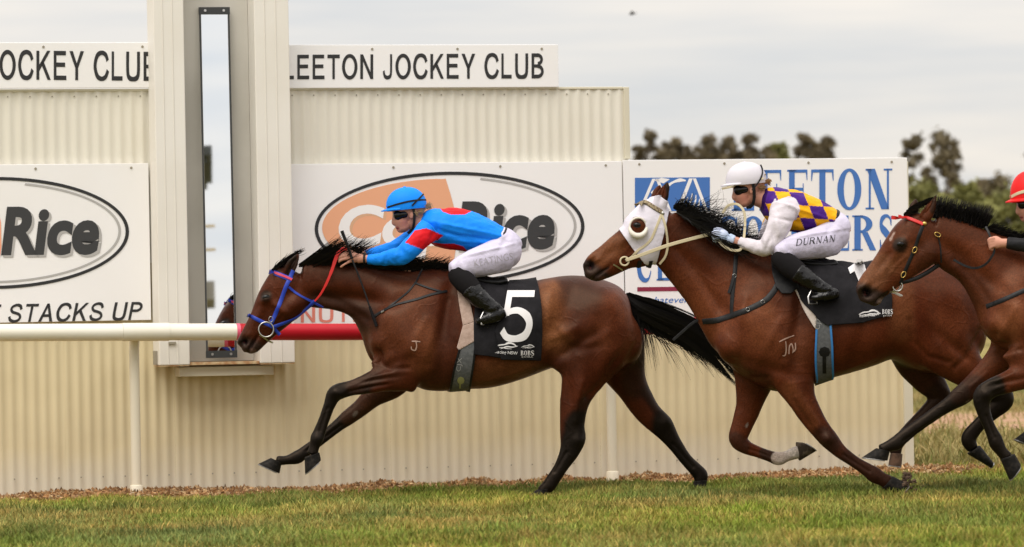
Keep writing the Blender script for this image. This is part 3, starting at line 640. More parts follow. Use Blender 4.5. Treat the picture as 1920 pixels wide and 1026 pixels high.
def rail_post(px):
    p = W.pt(px, 915, -.50); base = Vector((p.x, p.y, 0)); top = Vector((p.x, p.y, rpt(px).z)); b = MB(); ru = .034
    b.tube([base, base.lerp(top, .7), base.lerp(top, .9), top - W.ey*.05 + Zv*.01, top - W.ey*.11], ru, 16); b.build('post', M_railw2, rail)
    b = MB(); b.tube([base-Zv*.02, base+Zv*.085, base+Zv*.09, base+Zv*.091], [.044,.044,.040,.034], 16); b.build('post_socket', M_railw2, rail)
rail_post(256); rail_post(1149); rail_post(2040)

# ------------------------------------------------------------------ horses
def strand_mesh(strands, name='hair'):
    """strands: list of (points, r0); each a tapered three-sided tube"""
    v = []; f = []
    for P, r0 in strands:
        n = len(P); b0 = len(v); up = Vector((0.3, -1, 0.2)).normalized()
        for i, p in enumerate(P):
            t = (P[min(i+1,n-1)]-P[max(i-1,0)]).normalized(); b = t.cross(up)
            b = b.normalized() if b.length > 1e-4 else Vector((1,0,0)); u_ = b.cross(t); r = r0*(1-.85*(i/(n-1))**1.5)
            for k in range(3):
                a = 2.0944*k; v.append(p + (b*math.cos(a)+u_*math.sin(a))*r)
        for i in range(n-1):
            for k in range(3): f.append((b0+i*3+k, b0+i*3+(k+1)%3, b0+(i+1)*3+(k+1)%3, b0+(i+1)*3+k))
    return mesh(name, v, f)

M_shoe = mat('worn shoe', (.30,.29,.28), .45, .8)
class Horse:
    def __init__(s, root, fr): s.root, s.fr = root, fr
    def secs(s, L_):
        fr = s.fr; return [(fr.pt(q[0], q[1], q[4] if len(q) > 4 else 0), q[2]*fr.s, q[3]) for q in L_]
    def body(s, torso, neck, head, legs, ears, blobs, bumps, paints, base, voxel=.0085, soft=()):
        fr = s.fr; b = MB()
        b.loft([(fr.pt(x, (t+bt)/2), (bt-t)/2*fr.s, hw) for x, t, bt, hw in torso], fr.ey, 72, egg=.10, power=2.25, cap=.3)
        b.loft(s.secs(neck), fr.ey, 56, cap=.3); b.loft(s.secs(head), fr.ey, 40, power=2.3, cap=.6)
        for lg in legs: b.loft(s.secs(lg), fr.ey, 32, cap=.4)
        for e in ears: b.loft(s.secs(e), fr.ey, 14, cap=.5)
        for (px, py, a, c, ang, lat, w_) in blobs:
            A = math.radians(ang); u_ = (fr.ex*math.cos(A) - Zv*math.sin(A)); v_ = (fr.ex*math.sin(A) + Zv*math.cos(A))
            b.ell(fr.pt(px, py, w_), u_*(a*fr.s), v_*(c*fr.s), fr.ey*lat)
        me = remesh(b.mesh('body'), voxel, 7, .5)
        co = getco(me); P = project(co)
        # melt the muscles of trunk and upper legs into one another
        wt = np.zeros(len(co))
        for pts, r, sf, k_ in soft:
            d = np.full(len(co), 1e9)
            for i in range(len(pts)-1): d = np.minimum(d, seg_dist(P, pts[i], pts[i+1]))
            wt = np.maximum(wt, k_*(1-sstep(d, r, r+sf)))
        e = np.empty(len(me.edges)*2, dtype=np.int32); me.edges.foreach_get('vertices', e); e = e.reshape(-1,2); ia = np.concatenate([e[:,0], e[:,1]]); ib = np.concatenate([e[:,1], e[:,0]]); deg = np.bincount(ia, minlength=len(co))
        for it in range(45):
            av = np.stack([np.bincount(ia, co[ib, q], len(co))/deg for q in range(3)], 1); co = co + (av-co)*(wt*.7)[:,None]
        setco(me, co)
        co = getco(me); no = getno(me); P = project(co); ey = np.array(fr.ey); w_ = (co-np.array(fr.C))@ey; side = no@ey
        disp = np.zeros(len(co))
        for q in bumps:
            if q[0] == 'r':                       # a vein or tendon: thin ridge along a line
                d = np.full(len(co), 1e9)
                for i in range(len(q[1])-1): d = np.minimum(d, seg_dist(P, q[1][i], q[1][i+1]))
                g = np.exp(-.5*(d/q[2])**2)*q[3]
                if len(q) > 4: g = g*((w_ < 0) if q[4] < 0 else (w_ > 0))
                disp += g*np.abs(side)**.7; continue
            px, py, sx, sy, ang, amp = q[:6]; A = math.radians(ang); dx, dy = P[:,0]-px, P[:,1]-py
            a = dx*math.cos(A)+dy*math.sin(A); c = -dx*math.sin(A)+dy*math.cos(A)
            g = np.exp(-.5*((a/sx)**2+(c/sy)**2))*amp
            if len(q) > 6: g = g*((w_ < 0) if q[6] < 0 else (w_ > 0))
            disp += 2.1*g*np.abs(side)**.7
        disp += .0020*wav(co, 4, 9) + .0010*wav(co, 5, 24)
        setco(me, co + no*disp[:,None])
        col = np.tile(np.array(base), (len(co),1))
        lf = wav(co, 8, 4.0)[:,None]; col = col*(1+.26*lf)
        up = np.clip(no[:,2], 0, 1)[:,None]
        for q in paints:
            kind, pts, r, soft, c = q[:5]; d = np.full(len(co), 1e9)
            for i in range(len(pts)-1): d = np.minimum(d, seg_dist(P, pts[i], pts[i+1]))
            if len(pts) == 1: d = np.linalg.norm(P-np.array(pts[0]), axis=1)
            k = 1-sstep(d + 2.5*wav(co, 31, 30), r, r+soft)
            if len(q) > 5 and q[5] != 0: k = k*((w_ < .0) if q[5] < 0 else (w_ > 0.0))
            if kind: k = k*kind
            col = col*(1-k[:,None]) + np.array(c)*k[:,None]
        setcol(me, np.clip(col, 0, 1)); s.me = me; s.tree = bvh(me)
        s.obj = link('body', me, M_coat, s.root); return s
    def hit(s, px, py, tree=None):
        return hit(tree or s.tree, px, py)
    def trace(s, pts, step=3.0, tree=None, lift=.003):
        """follow picture points over the horse's surface; where the ray leaves the horse keep the last depth"""
        out_ = []; last = None
        P = [(a, b) for a, b in pts]; dense = []
        for i in range(len(P)-1):
            n = max(2, int(math.hypot(P[i+1][0]-P[i][0], P[i+1][1]-P[i][1])/step))
            dense += [(P[i][0]+(P[i+1][0]-P[i][0])*j/n, P[i][1]+(P[i+1][1]-P[i][1])*j/n) for j in range(n)]
        dense.append(P[-1])
        for px, py in dense:
            h = s.hit(px, py, tree)
            if h and (last is None or abs(s.fr.w(h[0])-last) < .16):
                last = s.fr.w(h[0]); out_.append([h[0]+h[1]*lift, h[1]])
            else:
                ww = last if last is not None else -.1
                out_.append([s.fr.pt(px, py, ww-.004), -s.fr.ey.copy()])
        for _ in range(3):
            for i in range(1, len(out_)-1):
                out_[i][0] = (out_[i-1][0]+out_[i][0]*2+out_[i+1][0])/4; out_[i][1] = (out_[i-1][1]+out_[i][1]*2+out_[i+1][1]).normalized()
        return out_
    def ribbon(s, name, tr, wid, m_, parent, th=.0035, mirror=True, group=None):
        v = []; f = []; n = len(tr)
        for i, (p, nn) in enumerate(tr):
            t = (tr[min(i+1,n-1)][0]-tr[max(i-1,0)][0]).normalized(); b = t.cross(nn).normalized()
            wd = wid[min(int(i/n*len(wid)), len(wid)-1)] if hasattr(wid, '__len__') else wid
            for a, c in ((-1,-.2),(-.8,1),(.8,1),(1,-.2)): v.append(p + b*(a*wd/2) + nn*(c*th))
        for i in range(n-1):
            for k in range(4): f.append((i*4+k, i*4+(k+1)%4, (i+1)*4+(k+1)%4, (i+1)*4+k))
        f += [(3,2,1,0), tuple((n-1)*4+k for k in range(4))]
        o = link(name, mesh(name, v, f), m_, parent)
        if mirror:
            v2 = [s.fr.mirror(p) for p in v]; link(name, mesh(name, v2, [q[::-1] for q in f]), m_, parent)
        return o
    def strap(s, name, pts, wpx, m_, parent, mirror=True, lift=.003, th=.0022, tree=None):
        return s.ribbon(name, s.trace(pts, lift=lift, tree=tree), wpx*s.fr.s, m_, parent, th, mirror)
    def ring(s, name, px, py, r, m_, parent, tr=.004, mirror=True, sq=1.0, ang=0, lift=.012):
        h = s.hit(px, py); c = (h[0] if h else s.fr.pt(px, py, -.06)) ; ww = s.fr.w(c)-lift; b = MB(); A = math.radians(ang)
        pts = []
        for i in range(25):
            a = 2*math.pi*i/24; x, y = math.cos(a)*r, math.sin(a)*r*sq
            pts.append(s.fr.pt(px+x*math.cos(A)-y*math.sin(A), py+x*math.sin(A)+y*math.cos(A), ww))
        b.tube(pts, tr, 8, False); o = b.build(name, m_, parent)
        if mirror: link(name, mesh(name, [s.fr.mirror(p) for p in b.v], [q[::-1] for q in b.f]), m_, parent)
        return o
    def shell(s, name, poly, m_, parent, off=.006, hole=None, tree=None, src=None, wlim=None, sm=2, mir=False, wrk=0.0):
        """a fitted cloth: the body surface inside a (convex) outline, lifted off the coat"""
        bm = bmesh.new(); bm.from_mesh(src or s.me); n = len(poly)
        cx = sum(p[0] for p in poly)/n; cy = sum(p[1] for p in poly)/n; xs_ = [p[0] for p in poly]; ys_ = [p[1] for p in poly]
        P = project(np.array([v.co[:] for v in bm.verts]))
        x0, x1, y0, y1 = min(xs_)-8, max(xs_)+8, min(ys_)-8, max(ys_)+8
        bm.verts.ensure_lookup_table()
        bmesh.ops.delete(bm, geom=[bm.verts[i] for i in np.nonzero((P[:,0] < x0)|(P[:,0] > x1)|(P[:,1] < y0)|(P[:,1] > y1))[0]], context='VERTS')
        for i in range(n):
            a, b = poly[i], poly[(i+1)%n]; d1, d2 = ray(*a), ray(*b); nr = d1.cross(d2).normalized()
            if nr.dot(ray(cx, cy)) > 0: nr = -nr
            bmesh.ops.bisect_plane(bm, geom=bm.verts[:]+bm.edges[:]+bm.faces[:], plane_co=CAM, plane_no=nr, clear_outer=True)
        if wlim is not None:
            bmesh.ops.delete(bm, geom=[v for v in bm.verts if s.fr.w(v.co) > wlim], context='VERTS')
        if hole:
            hx, hy, hr = hole; bm.verts.ensure_lookup_table(); P = project(np.array([v.co[:] for v in bm.verts]))
            bmesh.ops.delete(bm, geom=[bm.verts[i] for i in np.nonzero(np.hypot(P[:,0]-hx, P[:,1]-hy) < hr)[0]], context='VERTS')
        bm.normal_update(); inn = [v for v in bm.verts if not v.is_boundary]
        for _ in range(sm): bmesh.ops.smooth_vert(bm, verts=inn, factor=.5, use_axis_x=True, use_axis_y=True, use_axis_z=True)
        bm.normal_update()
        _c = np.array([v.co[:] for v in bm.verts]); _wv = wav(_c*np.array([1.4,1,.6]), 17, 14)*wrk
        for v, q_ in zip(bm.verts, _wv): v.co += v.normal*(off+float(q_))
        me = bpy.data.meshes.new(name); bm.to_mesh(me); bm.free(); me.attributes.remove(me.color_attributes['Col']) if 'Col' in me.color_attributes else None
        me.materials.clear(); o = link(name, me, m_, parent); me.polygons.foreach_set('use_smooth', [True]*len(me.polygons))
        obs = [o]
        if mir:
            bm = bmesh.new(); bm.from_mesh(me)
            for v in bm.verts: v.co = s.fr.mirror(v.co)
            bmesh.ops.reverse_faces(bm, faces=bm.faces[:]); m2 = bpy.data.meshes.new(name); bm.to_mesh(m2); bm.free(); obs.append(link(name, m2, m_, parent))
        for o_ in obs:
            q = o_.modifiers.new('thick', 'SOLIDIFY'); q.thickness = min(off*.8, .006); q.offset = -1
        return o
    def decal(s, name, v, f, m_, parent, tree, lift=.0025, cuts=2):
        bm = bmesh.new(); vs = [bm.verts.new((a, b, 0)) for a, b in v]
        for q in f:
            try: bm.faces.new([vs[i] for i in q])
            except ValueError: pass
        bmesh.ops.triangulate(bm, faces=bm.faces[:])
        for _ in range(cuts):
            L2 = [e for e in bm.edges if e.calc_length() > 4.0]
            if L2: bmesh.ops.subdivide_edges(bm, edges=L2, cuts=1); bmesh.ops.triangulate(bm, faces=bm.faces[:])
        for v_ in bm.verts:
            h = hit(tree, v_.co.x, v_.co.y)
            v_.co = (h[0]+h[1]*lift - s.fr.ey*.001) if h else s.fr.pt(v_.co.x, v_.co.y, -.30)
        bmesh.ops.recalc_face_normals(bm, faces=bm.faces[:])
        me = bpy.data.meshes.new(name); bm.to_mesh(me); bm.free(); return link(name, me, m_, parent)
    def dtext(s, name, txt, x0, y0, x1, y1, hgt, m_, parent, tree, bold=0, shear=0, lift=.0025, spacing=1.0):
        """text whose baseline runs from (x0,y0) to (x1,y1), hgt px tall"""
        a, f = font_mesh(txt, bold, shear, spacing); dx, dy = x1-x0, y1-y0; l = math.hypot(dx, dy); ux, uy = dx/l, dy/l
        v = [(x0+dx*p[0]+uy*hgt*p[1], y0+dy*p[0]-ux*hgt*p[1]) for p in a]; return s.decal(name, v, f, m_, parent, tree, lift)
    def eye(s, px, py, r=6.2):
        h = s.hit(px, py); c = h[0]-h[1]*(r*.42*s.fr.s)
        for mir in (0, 1):
            cc = s.fr.mirror(c) if mir else c; b = MB(); b.ell(cc, s.fr.ex*(r*1.25*s.fr.s), Zv*(r*.9*s.fr.s), s.fr.ey*(r*.8*s.fr.s)); b.build('eye', M_eye, s.root)
    def hoof(s, cf, cb, toe, heel, w_, lat=.055, m_=None):
        """coronet front/back and toe/heel of the sole in the horse's plane"""
        fr = s.fr; cf, cb, t, h = [fr.pt(*q, w_) for q in (cf, cb, toe, heel)]; n = 24; v = []; b = MB()
        for k_, sc_l, gr in ((-.04,.80,.94), (.0,.86,1.0), (.07,.84,1.0), (.5,.93,1.0), (.92,1.0,1.0), (1.0,.98,.97)):
            p, q = cf.lerp(t, k_), cb.lerp(h, k_); c = (p+q)/2; A = (p-q)/2*gr
            for i in range(n):
                a = 2*math.pi*i/n; ca = math.cos(a); sa = math.sin(a); ca = math.copysign(abs(ca)**.85, ca)
                v.append(c + A*ca + fr.ey*(sa*lat*sc_l*(1 if ca > 0 else 1-.15*ca*ca)))
        f = [(j*n+i, j*n+(i+1)%n, (j+1)*n+(i+1)%n, (j+1)*n+i) for j in range(5) for i in range(n)] + [tuple(range(n-1,-1,-1)), tuple(range(5*n, 6*n))]
        b.add(v, f); o = b.build('hoof', m_ or M_hoof, s.root)
        b = MB(); mid = (t+h)/2; A = (t-h)/2; dn = (mid-(cf+cb)/2).normalized()*.003
        P = [mid + dn + A*(max(math.cos(a), -.8)*.95) + fr.ey*(math.sin(a)*lat*.95) for a in [math.radians(-140+280*i/20) for i in range(21)]]
        b.tube(P, .004, 6); b.build('horseshoe', M_shoe, o); return o
    def mane(s, rootline, n, spec, seed, name='mane', rad=(.0020,.0040), wj=.02):
        """spec(i_frac, rnd) -> (dx, dy, length px, droop px, curl) at each place along the crest"""
        r = random.Random(seed); C_ = curve2([(a, b, 0) for a, b in rootline], 10); S = []
        for i in range(n):
            fq = r.random(); k = fq*(len(C_)-1); j = min(int(k), len(C_)-2); p = C_[j].lerp(C_[j+1], k-j)
            sp = spec(fq, r)
            if sp is None: continue
            dx, dy, ln, droop, curl = sp; w0 = r.gauss(0, wj); ww = w0; P = []; ph = r.uniform(0, 6.28); m_ = math.hypot(dx, dy); dx, dy = dx/m_, dy/m_; sd_ = r.gauss(0, .0010)
            oy = r.uniform(-1, 5)
            for q in range(9):
                t = q/8; x = p.x + dx*ln*t + curl*math.sin(ph+t*6)*t*3; y = p.y + oy + dy*ln*t + droop*t*t + curl*math.cos(ph+t*5)*t*2
                P.append(s.fr.pt(x, y, ww + sd_*ln*t + .012*math.sin(ph+t*4)*t))
            S.append((P, r.uniform(*rad)))
        return link(name, strand_mesh(S, name), M_hair, s.root)
    def tail(s, path, widths, n, seed, w0=0.0, wisps=()):
        r = random.Random(seed); C_ = curve2([(a, b, 0) for a, b in path], 6); m_ = len(C_); S = []
        locks = [(max(-.95, min(.95, r.gauss(0, .55))), r.gauss(0, .5), r.uniform(0, 6.28), r.uniform(1.5, 5.5), r.uniform(.7, 1.0), r.uniform(4, 8)) for _ in range(26)]
        for i in range(n):
            lo, lw, lp, la, le, lf_ = locks[i % 26]; off_ = lo + r.gauss(0, .10); offw = lw + r.gauss(0, .12); endk = le*r.uniform(.86, 1.0); P = []; st = r.uniform(0, .10); ph = lp + r.gauss(0, .25)
            for q in range(14):
                t = st+(endk-st)*q/13; k = t*(m_-1); j = min(int(k), m_-2); p = C_[j].lerp(C_[j+1], k-j); tt = (C_[j+1]-C_[j]).normalized(); nn = Vector((-tt.y, tt.x, 0)); wd = np.interp(t, np.linspace(0,1,len(widths)), widths)
                p = p + nn*(off_*wd + la*math.sin(ph+t*lf_)*t); P.append(s.fr.pt(p.x, p.y, w0 + offw*wd*s.fr.s*.8))
            S.append((P, r.uniform(.0018,.0036)))
        for (x0, y0, dx, dy, ln, drp, cnt) in wisps:
            for i in range(cnt):
                P = []; ph = r.uniform(0, 6.28); sx, sy = x0+r.gauss(0, 9), y0+r.gauss(0, 4); L_ = ln*r.uniform(.5, 1.3); ww = w0+r.gauss(0,.03); dd = drp*r.uniform(.5, 1.4)
                for q in range(9):
                    t = q/8; P.append(s.fr.pt(sx+dx*L_*t, sy+dy*L_*t+dd*t*t + 5*math.sin(ph+t*4)*t, ww))
                S.append((P, r.uniform(.0015,.0026)))
        return link('tail', strand_mesh(S, 'tail'), M_hair, s.root)

BLK = (.0065,.0055,.005); BAY = (.135,.040,.017); MUZ = (.028,.019,.016)
def off(L_, dx, dy): return [tuple([q[0]+dx, q[1]+dy] + list(q[2:])) for q in L_]

# ======== horse with the blue bridle
F1 = Frame(900, 0.0, 6)
h1root = empty('race_horse', F1.C.copy(), 'leading bay horse with blue bridle and black saddlecloth numbered 5', 'horse', 'galloping race horses')
H1 = Horse(h1root, F1)
torso1 = [(699,622,672,.11),(712,575,702,.175),(738,535,722,.215),(780,508,731,.235),(830,503,734,.25),(875,513,731,.275),(920,525,727,.29),(965,529,712,.29),(1005,527,696,.275),(1042,519,684,.265),(1080,515,690,.275),(1120,525,702,.275),(1152,541,702,.25),(1180,564,685,.20),(1195,592,650,.12)]
neck1 = [(566,532,42,.070),(590,534,43,.072),(630,538,45,.080),(678,548,53,.098),(722,572,77,.135),(762,602,104,.175),(800,622,96,.195)]
head1 = [(560,524,36,.062),(546,538,46,.082),(530,559,45,.092),(515,580,41,.080),(500,601,34,.062),(486,619,28.5,.054),(475,634,25,.052),(466,647,21.5,.054),(460,655,14,.042)]
leg1nf = [(748,660,62,.09,-.13),(757,697,38,.082,-.15),(722,709,27,.068,-.155),(684,720,20,.052,-.155),(656,728,15.5,.043,-.155),(629,738,15.5,.044,-.155),(618,759,11.5,.034,-.155),(608,786,10.5,.029,-.155),(599,810,11.5,.031,-.155),(594,823,12.5,.034,-.155),(589,839,9.5,.030,-.155),(586,851,11,.036,-.155)]
leg1ff = [(750,680,52,.09,.12),(735,715,34,.08,.14),(700,743,21,.058,.14),(676,765,16.5,.046,.14),(654,782,15,.044,.14),(631,800,11.5,.034,.14),(594,830,10.5,.029,.14),(567,851,12,.032,.14),(556,858,13,.034,.14),(537,863,9,.030,.14),(520,864,10,.036,.14)]
leg1nh = [(1120,600,78,.12,-.13),(1112,655,72,.125,-.15),(1094,706,45,.095,-.155),(1078,752,29,.068,-.155),(1073,795,23.5,.052,-.155),(1074,822,24,.046,-.155),(1068,846,19,.042,-.155),(1052,876,13.5,.034,-.155),(1036,901,13,.034,-.155),(1027,913,13,.036,-.155),(1013,922,9,.034,-.155)]
leg1fh = [(1140,620,70,.11,.12),(1160,672,56,.11,.14),(1183,722,33,.085,.145),(1212,770,25,.062,.145),(1241,799,22,.048,.145),(1262,828,15,.038,.145),(1285,860,12.5,.032,.145),(1304,880,13.5,.034,.145),(1314,892,14.5,.036,.145),(1312,906,11,.034,.145)]
ear1n = [(539,512,11,.020,-.055),(546,499,11.5,.020,-.062),(554,486,8,.014,-.066),(560,476,2.5,.006,-.066)]
ear1f = [(533,508,10,.020,.055),(538,495,10.5,.018,.06),(544,484,7,.013,.064),(549,476,2.5,.006,.066)]
blobs1 = [(716,650,24,34,-15,.11,-.10),(716,650,24,34,-15,.11,.10),(538,575,26,30,-50,.080,0),(455,641,11,10,0,.055,0),(474,655,12,8,-30,.042,0),(772,716,13,22,0,.06,-.15),
          (1120,585,66,55,20,.17,-.10),(1120,585,66,55,20,.17,.10),(768,640,36,56,-20,.10,-.15),(768,640,36,56,-20,.10,.15),(1052,660,20,40,10,.10,-.15)]
bumps1 = [('r',[(735,700),(700,706),(660,722)],2.2,.005,-1),('r',[(725,722),(690,727),(655,735)],2.2,-.006,-1),('r',[(880,716),(920,712),(965,700),(1005,685)],2.5,.005),('r',[(528,585),(512,602),(498,614)],2,.005),('r',[(1092,716),(1084,750),(1080,790)],3,.006,-1),('r',[(1194,645),(1170,690),(1130,728),(1100,745)],4,-.010,-1),('r',[(1186,640),(1160,682),(1120,718)],5,.008,-1),
          ('r',[(1047,612),(1062,632),(1088,645),(1115,640),(1138,624)],6,.005),('r',[(1045,625),(1060,645),(1088,657),(1118,650)],5,-.006),('r',[(1033,550),(1028,600),(1038,650)],5,.007),('r',[(840,560),(826,620),(806,680)],6,-.010),('r',[(735,560),(720,600),(712,650)],6,.008),('r',[(704,676),(730,692),(765,690)],3.5,-.010,-1),('r',[(800,600),(770,650),(745,690)],6,.007),('r',[(613,765),(600,808)],1.8,-.009,-1),('r',[(1062,848),(1040,885)],1.8,-.009,-1),('r',[(640,797),(575,845)],1.8,-.009,1),('r',[(1262,832),(1300,876)],1.8,-.009,1),(628,735,8,8,0,.007,-1),(1084,826,8,8,0,.008,-1),(1250,790,8,8,0,.008,1),('r',[(600,556),(650,575),(690,600)],5,-.010),('r',[(610,575),(655,590)],4,.006),(835,610,10,70,8,-.018),(800,660,26,34,10,.016),(742,600,30,50,-30,.012),(706,668,10,12,0,-.030,-1),(718,690,30,7,-20,-.010),(690,560,40,12,10,-.010),(640,560,60,9,5,-.012),(740,565,34,10,-25,-.010),
          (915,660,10,40,8,.003),(938,655,8,36,8,-.003),(960,650,10,36,8,.003),(1025,640,22,32,10,-.022),(1060,575,14,45,15,-.012),(1092,548,26,18,20,-.007),(1135,570,30,22,30,.008),
          (1058,625,22,8,-25,.012),(1072,655,34,7,-35,-.012),(1150,620,34,40,0,.010),(1150,690,50,8,-52,-.014),(1120,640,10,40,5,-.008),(1085,735,8,26,8,.008),(1068,735,6,26,0,-.008),
          (523,577,16,5,35,.010),(508,560,12,20,30,-.006),(497,562,9,5,-25,.012),(488,585,30,5,-58,.006),(540,558,8,22,38,-.010),(552,572,20,14,-35,.008),
          (456,641,6.5,5,-35,-.030),(450,634,9,3,-55,.006),(463,632,9,3,-50,.005),(471,650,14,2.2,-62,-.012),(478,639,10,2,-50,-.006),(548,500,4,14,28,-.012),
          (705,712,30,4,-8,-.008,-1),(690,728,30,3,-12,-.006,-1),(640,738,8,5,0,.006),(595,822,6,6,0,.005)]
soft1 = [([(725,620),(800,620),(1000,610),(1130,590),(1165,620)],95,40,1.0),([(1110,650),(1090,710)],40,20,.6),([(1165,680),(1180,715)],30,20,.6),([(680,560),(730,590)],45,25,.8),([(760,700),(725,710)],22,12,.5)]
coat_shade1 = [(.75,[(1035,545),(1030,590),(1034,635)],10,20,(.25,.095,.036)),(.7,[(1075,545),(1100,560)],16,30,(.032,.011,.007)),(.5,[(1110,640),(1060,680)],10,30,(.045,.014,.008)),(.55,[(1160,570),(1185,620)],12,30,(.15,.042,.018)),(.6,[(800,620),(790,680)],12,24,(.17,.055,.022)),(.6,[(700,690),(740,700)],8,20,(.045,.015,.008)),(.5,[(850,560),(830,700)],12,20,(.045,.014,.008)),(.5,[(900,690),(980,690)],10,14,(.17,.065,.027)),(.85,[(600,570),(690,600)],16,20,(.030,.011,.007)),(.55,[(560,500),(700,505),(820,515)],10,26,(.035,.013,.008)),(.6,[(1092,540)],20,34,(.05,.017,.009)),(.4,[(880,720),(1000,692)],10,26,(.19,.075,.03)),  # coat tones and black points; muscle highlights and crease shade painted into the colour
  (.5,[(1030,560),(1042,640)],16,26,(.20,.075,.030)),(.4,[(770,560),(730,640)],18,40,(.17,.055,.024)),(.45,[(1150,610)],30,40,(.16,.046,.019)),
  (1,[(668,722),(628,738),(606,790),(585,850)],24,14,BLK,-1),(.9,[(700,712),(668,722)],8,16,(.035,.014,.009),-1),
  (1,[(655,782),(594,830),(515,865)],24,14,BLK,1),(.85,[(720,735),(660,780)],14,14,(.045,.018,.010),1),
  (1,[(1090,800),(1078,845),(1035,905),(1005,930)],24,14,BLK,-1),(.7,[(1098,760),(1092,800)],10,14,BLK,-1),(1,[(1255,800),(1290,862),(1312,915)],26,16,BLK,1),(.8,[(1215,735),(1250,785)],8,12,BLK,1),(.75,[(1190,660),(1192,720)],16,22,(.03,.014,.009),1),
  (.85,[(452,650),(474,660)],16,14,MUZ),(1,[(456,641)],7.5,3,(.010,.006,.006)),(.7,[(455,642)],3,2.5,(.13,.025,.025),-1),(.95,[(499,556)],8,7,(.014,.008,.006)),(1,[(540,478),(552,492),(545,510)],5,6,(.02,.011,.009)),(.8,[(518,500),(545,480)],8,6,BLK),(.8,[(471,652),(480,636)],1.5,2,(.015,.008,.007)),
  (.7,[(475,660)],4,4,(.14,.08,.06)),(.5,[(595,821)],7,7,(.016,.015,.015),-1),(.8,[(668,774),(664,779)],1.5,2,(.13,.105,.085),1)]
H1.body(torso1, neck1, head1, [leg1nf, leg1ff, leg1nh, leg1fh], [ear1n, ear1f], blobs1, bumps1, coat_shade1, (.070,.0155,.0060), soft=soft1)
H1.eye(499, 556)
H1.hoof((571,859),(599,849),(572,889),(602,863),-.155); H1.hoof((507,859),(528,869),(484,870),(524,888),.14); H1.hoof((1005,919),(1030,917),(986,934),(1028,933),-.155); H1.hoof((1300,903),(1326,901),(1299,920),(1321,921),.145)
def mane1(fq, r):
    if fq < .34: return (1, -.62+r.gauss(0,.11)-.2*fq, r.uniform(35,104)*(1-.25*fq), r.uniform(-2,12), r.uniform(0,1.5))
    if fq < .52: return (1, -.62+r.gauss(0,.14), r.uniform(25,56), r.uniform(0,14), r.uniform(0,2))
    return (1, -.40+r.gauss(0,.14), r.uniform(30,68), r.uniform(0,12), r.uniform(0,2))
H1.mane([(560,496),(600,497),(650,499),(700,502),(760,503),(830,512)], 2600, mane1, 3)
H1.mane([(508,507),(525,494),(548,480)], 260, lambda fq, r: (.75+r.gauss(0,.08), -.62+r.gauss(0,.1), r.uniform(18,34), r.uniform(0,6), r.uniform(0,1)), 4, 'forelock', wj=.03)
H1.tail([(1168,556),(1196,582),(1240,604),(1290,628),(1335,664),(1368,702),(1390,726)], [10,25,30,31,28,20,8], 1300, 9, wisps=[(1205,615,.35,.6,60,26,16),(1225,620,.8,.5,62,34,24),(1255,632,.95,.4,62,30,24),(1210,610,.2,.8,74,24,12),(1186,590,.15,1,75,6,60),(1180,580,.1,1,60,6,60),(1285,640,.9,.6,60,20,24)])

# ---- tack of the leading horse
def tack_bridle(H, cheek, wid, m_, extra, label=None):
    o = H.strap('bridle', cheek, wid, m_, H.root)           # near cheekpiece; the other straps hang on it
    if label: o['label'] = label
    return o
br = H1.strap('bridle', [(550,507),(541,527),(535,540),(524,571),(511,602),(505,612)], 7.6, M_blue, h1root); br['label'] = 'blue racing bridle with pink and blue browband'
H1.strap('browband', [(507,509),(520,514),(535,520),(547,525)], 9.5, M_blue, br, lift=.004); H1.strap('browband_stripe', [(507,509),(520,514),(535,520),(547,525)], 5, M_pink, br, lift=.009)
H1.strap('noseband', [(466,591),(478,597),(490,603),(503,609),(512,613)], 7, M_blue, br, lift=.004)
H1.strap('chin_strap', [(512,613),(518,621),(525,628)], 6, M_blue, br, lift=.004)
H1.strap('throat_strap', [(541,538),(555,550),(568,558),(590,568),(606,576)], 4.5, M_blue, br, lift=.004)
H1.ring('bit_ring', 499, 618, 14, M_steel, br, .0048); H1.ring('buckle', 508, 599, 4, M_steel, br, .002, sq=1.3, lift=.01)
H1.strap('bit_bar', [(487,627),(497,635),(507,641),(512,643)], 3, M_steel, br, lift=.014)
rein1 = H1.strap('rein', [(512,613),(540,602),(556,594),(575,578),(590,564)], 7, M_blue, h1root, lift=.008)
def free_ribbon(name, fr, pts, wpx, m_, parent, th=.0025, mirror=True):
    C_ = curve2([(a, b, c*1000) for a, b, c in pts], 6); tr = [[fr.pt(p.x, p.y, p.z/1000), -fr.ey] for p in C_]
    return Horse(None, fr).ribbon(name, tr, [q*fr.s for q in wpx] if hasattr(wpx, '__len__') else wpx*fr.s, m_, parent, th, mirror)
free_ribbon('rein_grip', F1, [(590,565,-.085),(601,552,-.095),(612,532,-.105),(622,508,-.105),(629,487,-.10),(635,474,-.095),(643,467,-.085),(651,468,-.075)], [3.5,4.2,5,6,7,7,6.5,6], M_redw, rein1, .003)
bp1 = H1.strap('breastplate', [(795,499),(787,515),(780,530),(765,548),(745,564),(726,578),(702,592)], 3.6, M_black, h1root)
H1.strap('breast_strap', [(838,546),(810,552),(780,562),(741,572),(715,586),(700,596)], 5, M_black, bp1, lift=.004); H1.strap('breast_strap', [(780,532),(805,541),(830,548)], 4, M_black, bp1, lift=.005)
H1.strap('buckle', [(716,587),(721,584)], 5, M_steel, bp1, lift=.008, mirror=False)
sc1 = H1.shell('saddlecloth', [(906,505),(930,510),(972,510),(1000,516),(1009,540),(1014,570),(1014,620),(1010,673),(960,673),(889,664),(888,610),(892,540)], M_cloth, h1root, .016, sm=12, wrk=.0035)
sc1['label'] = 'black saddlecloth with white number 5'
t_sc1 = bvh(sc1.data)
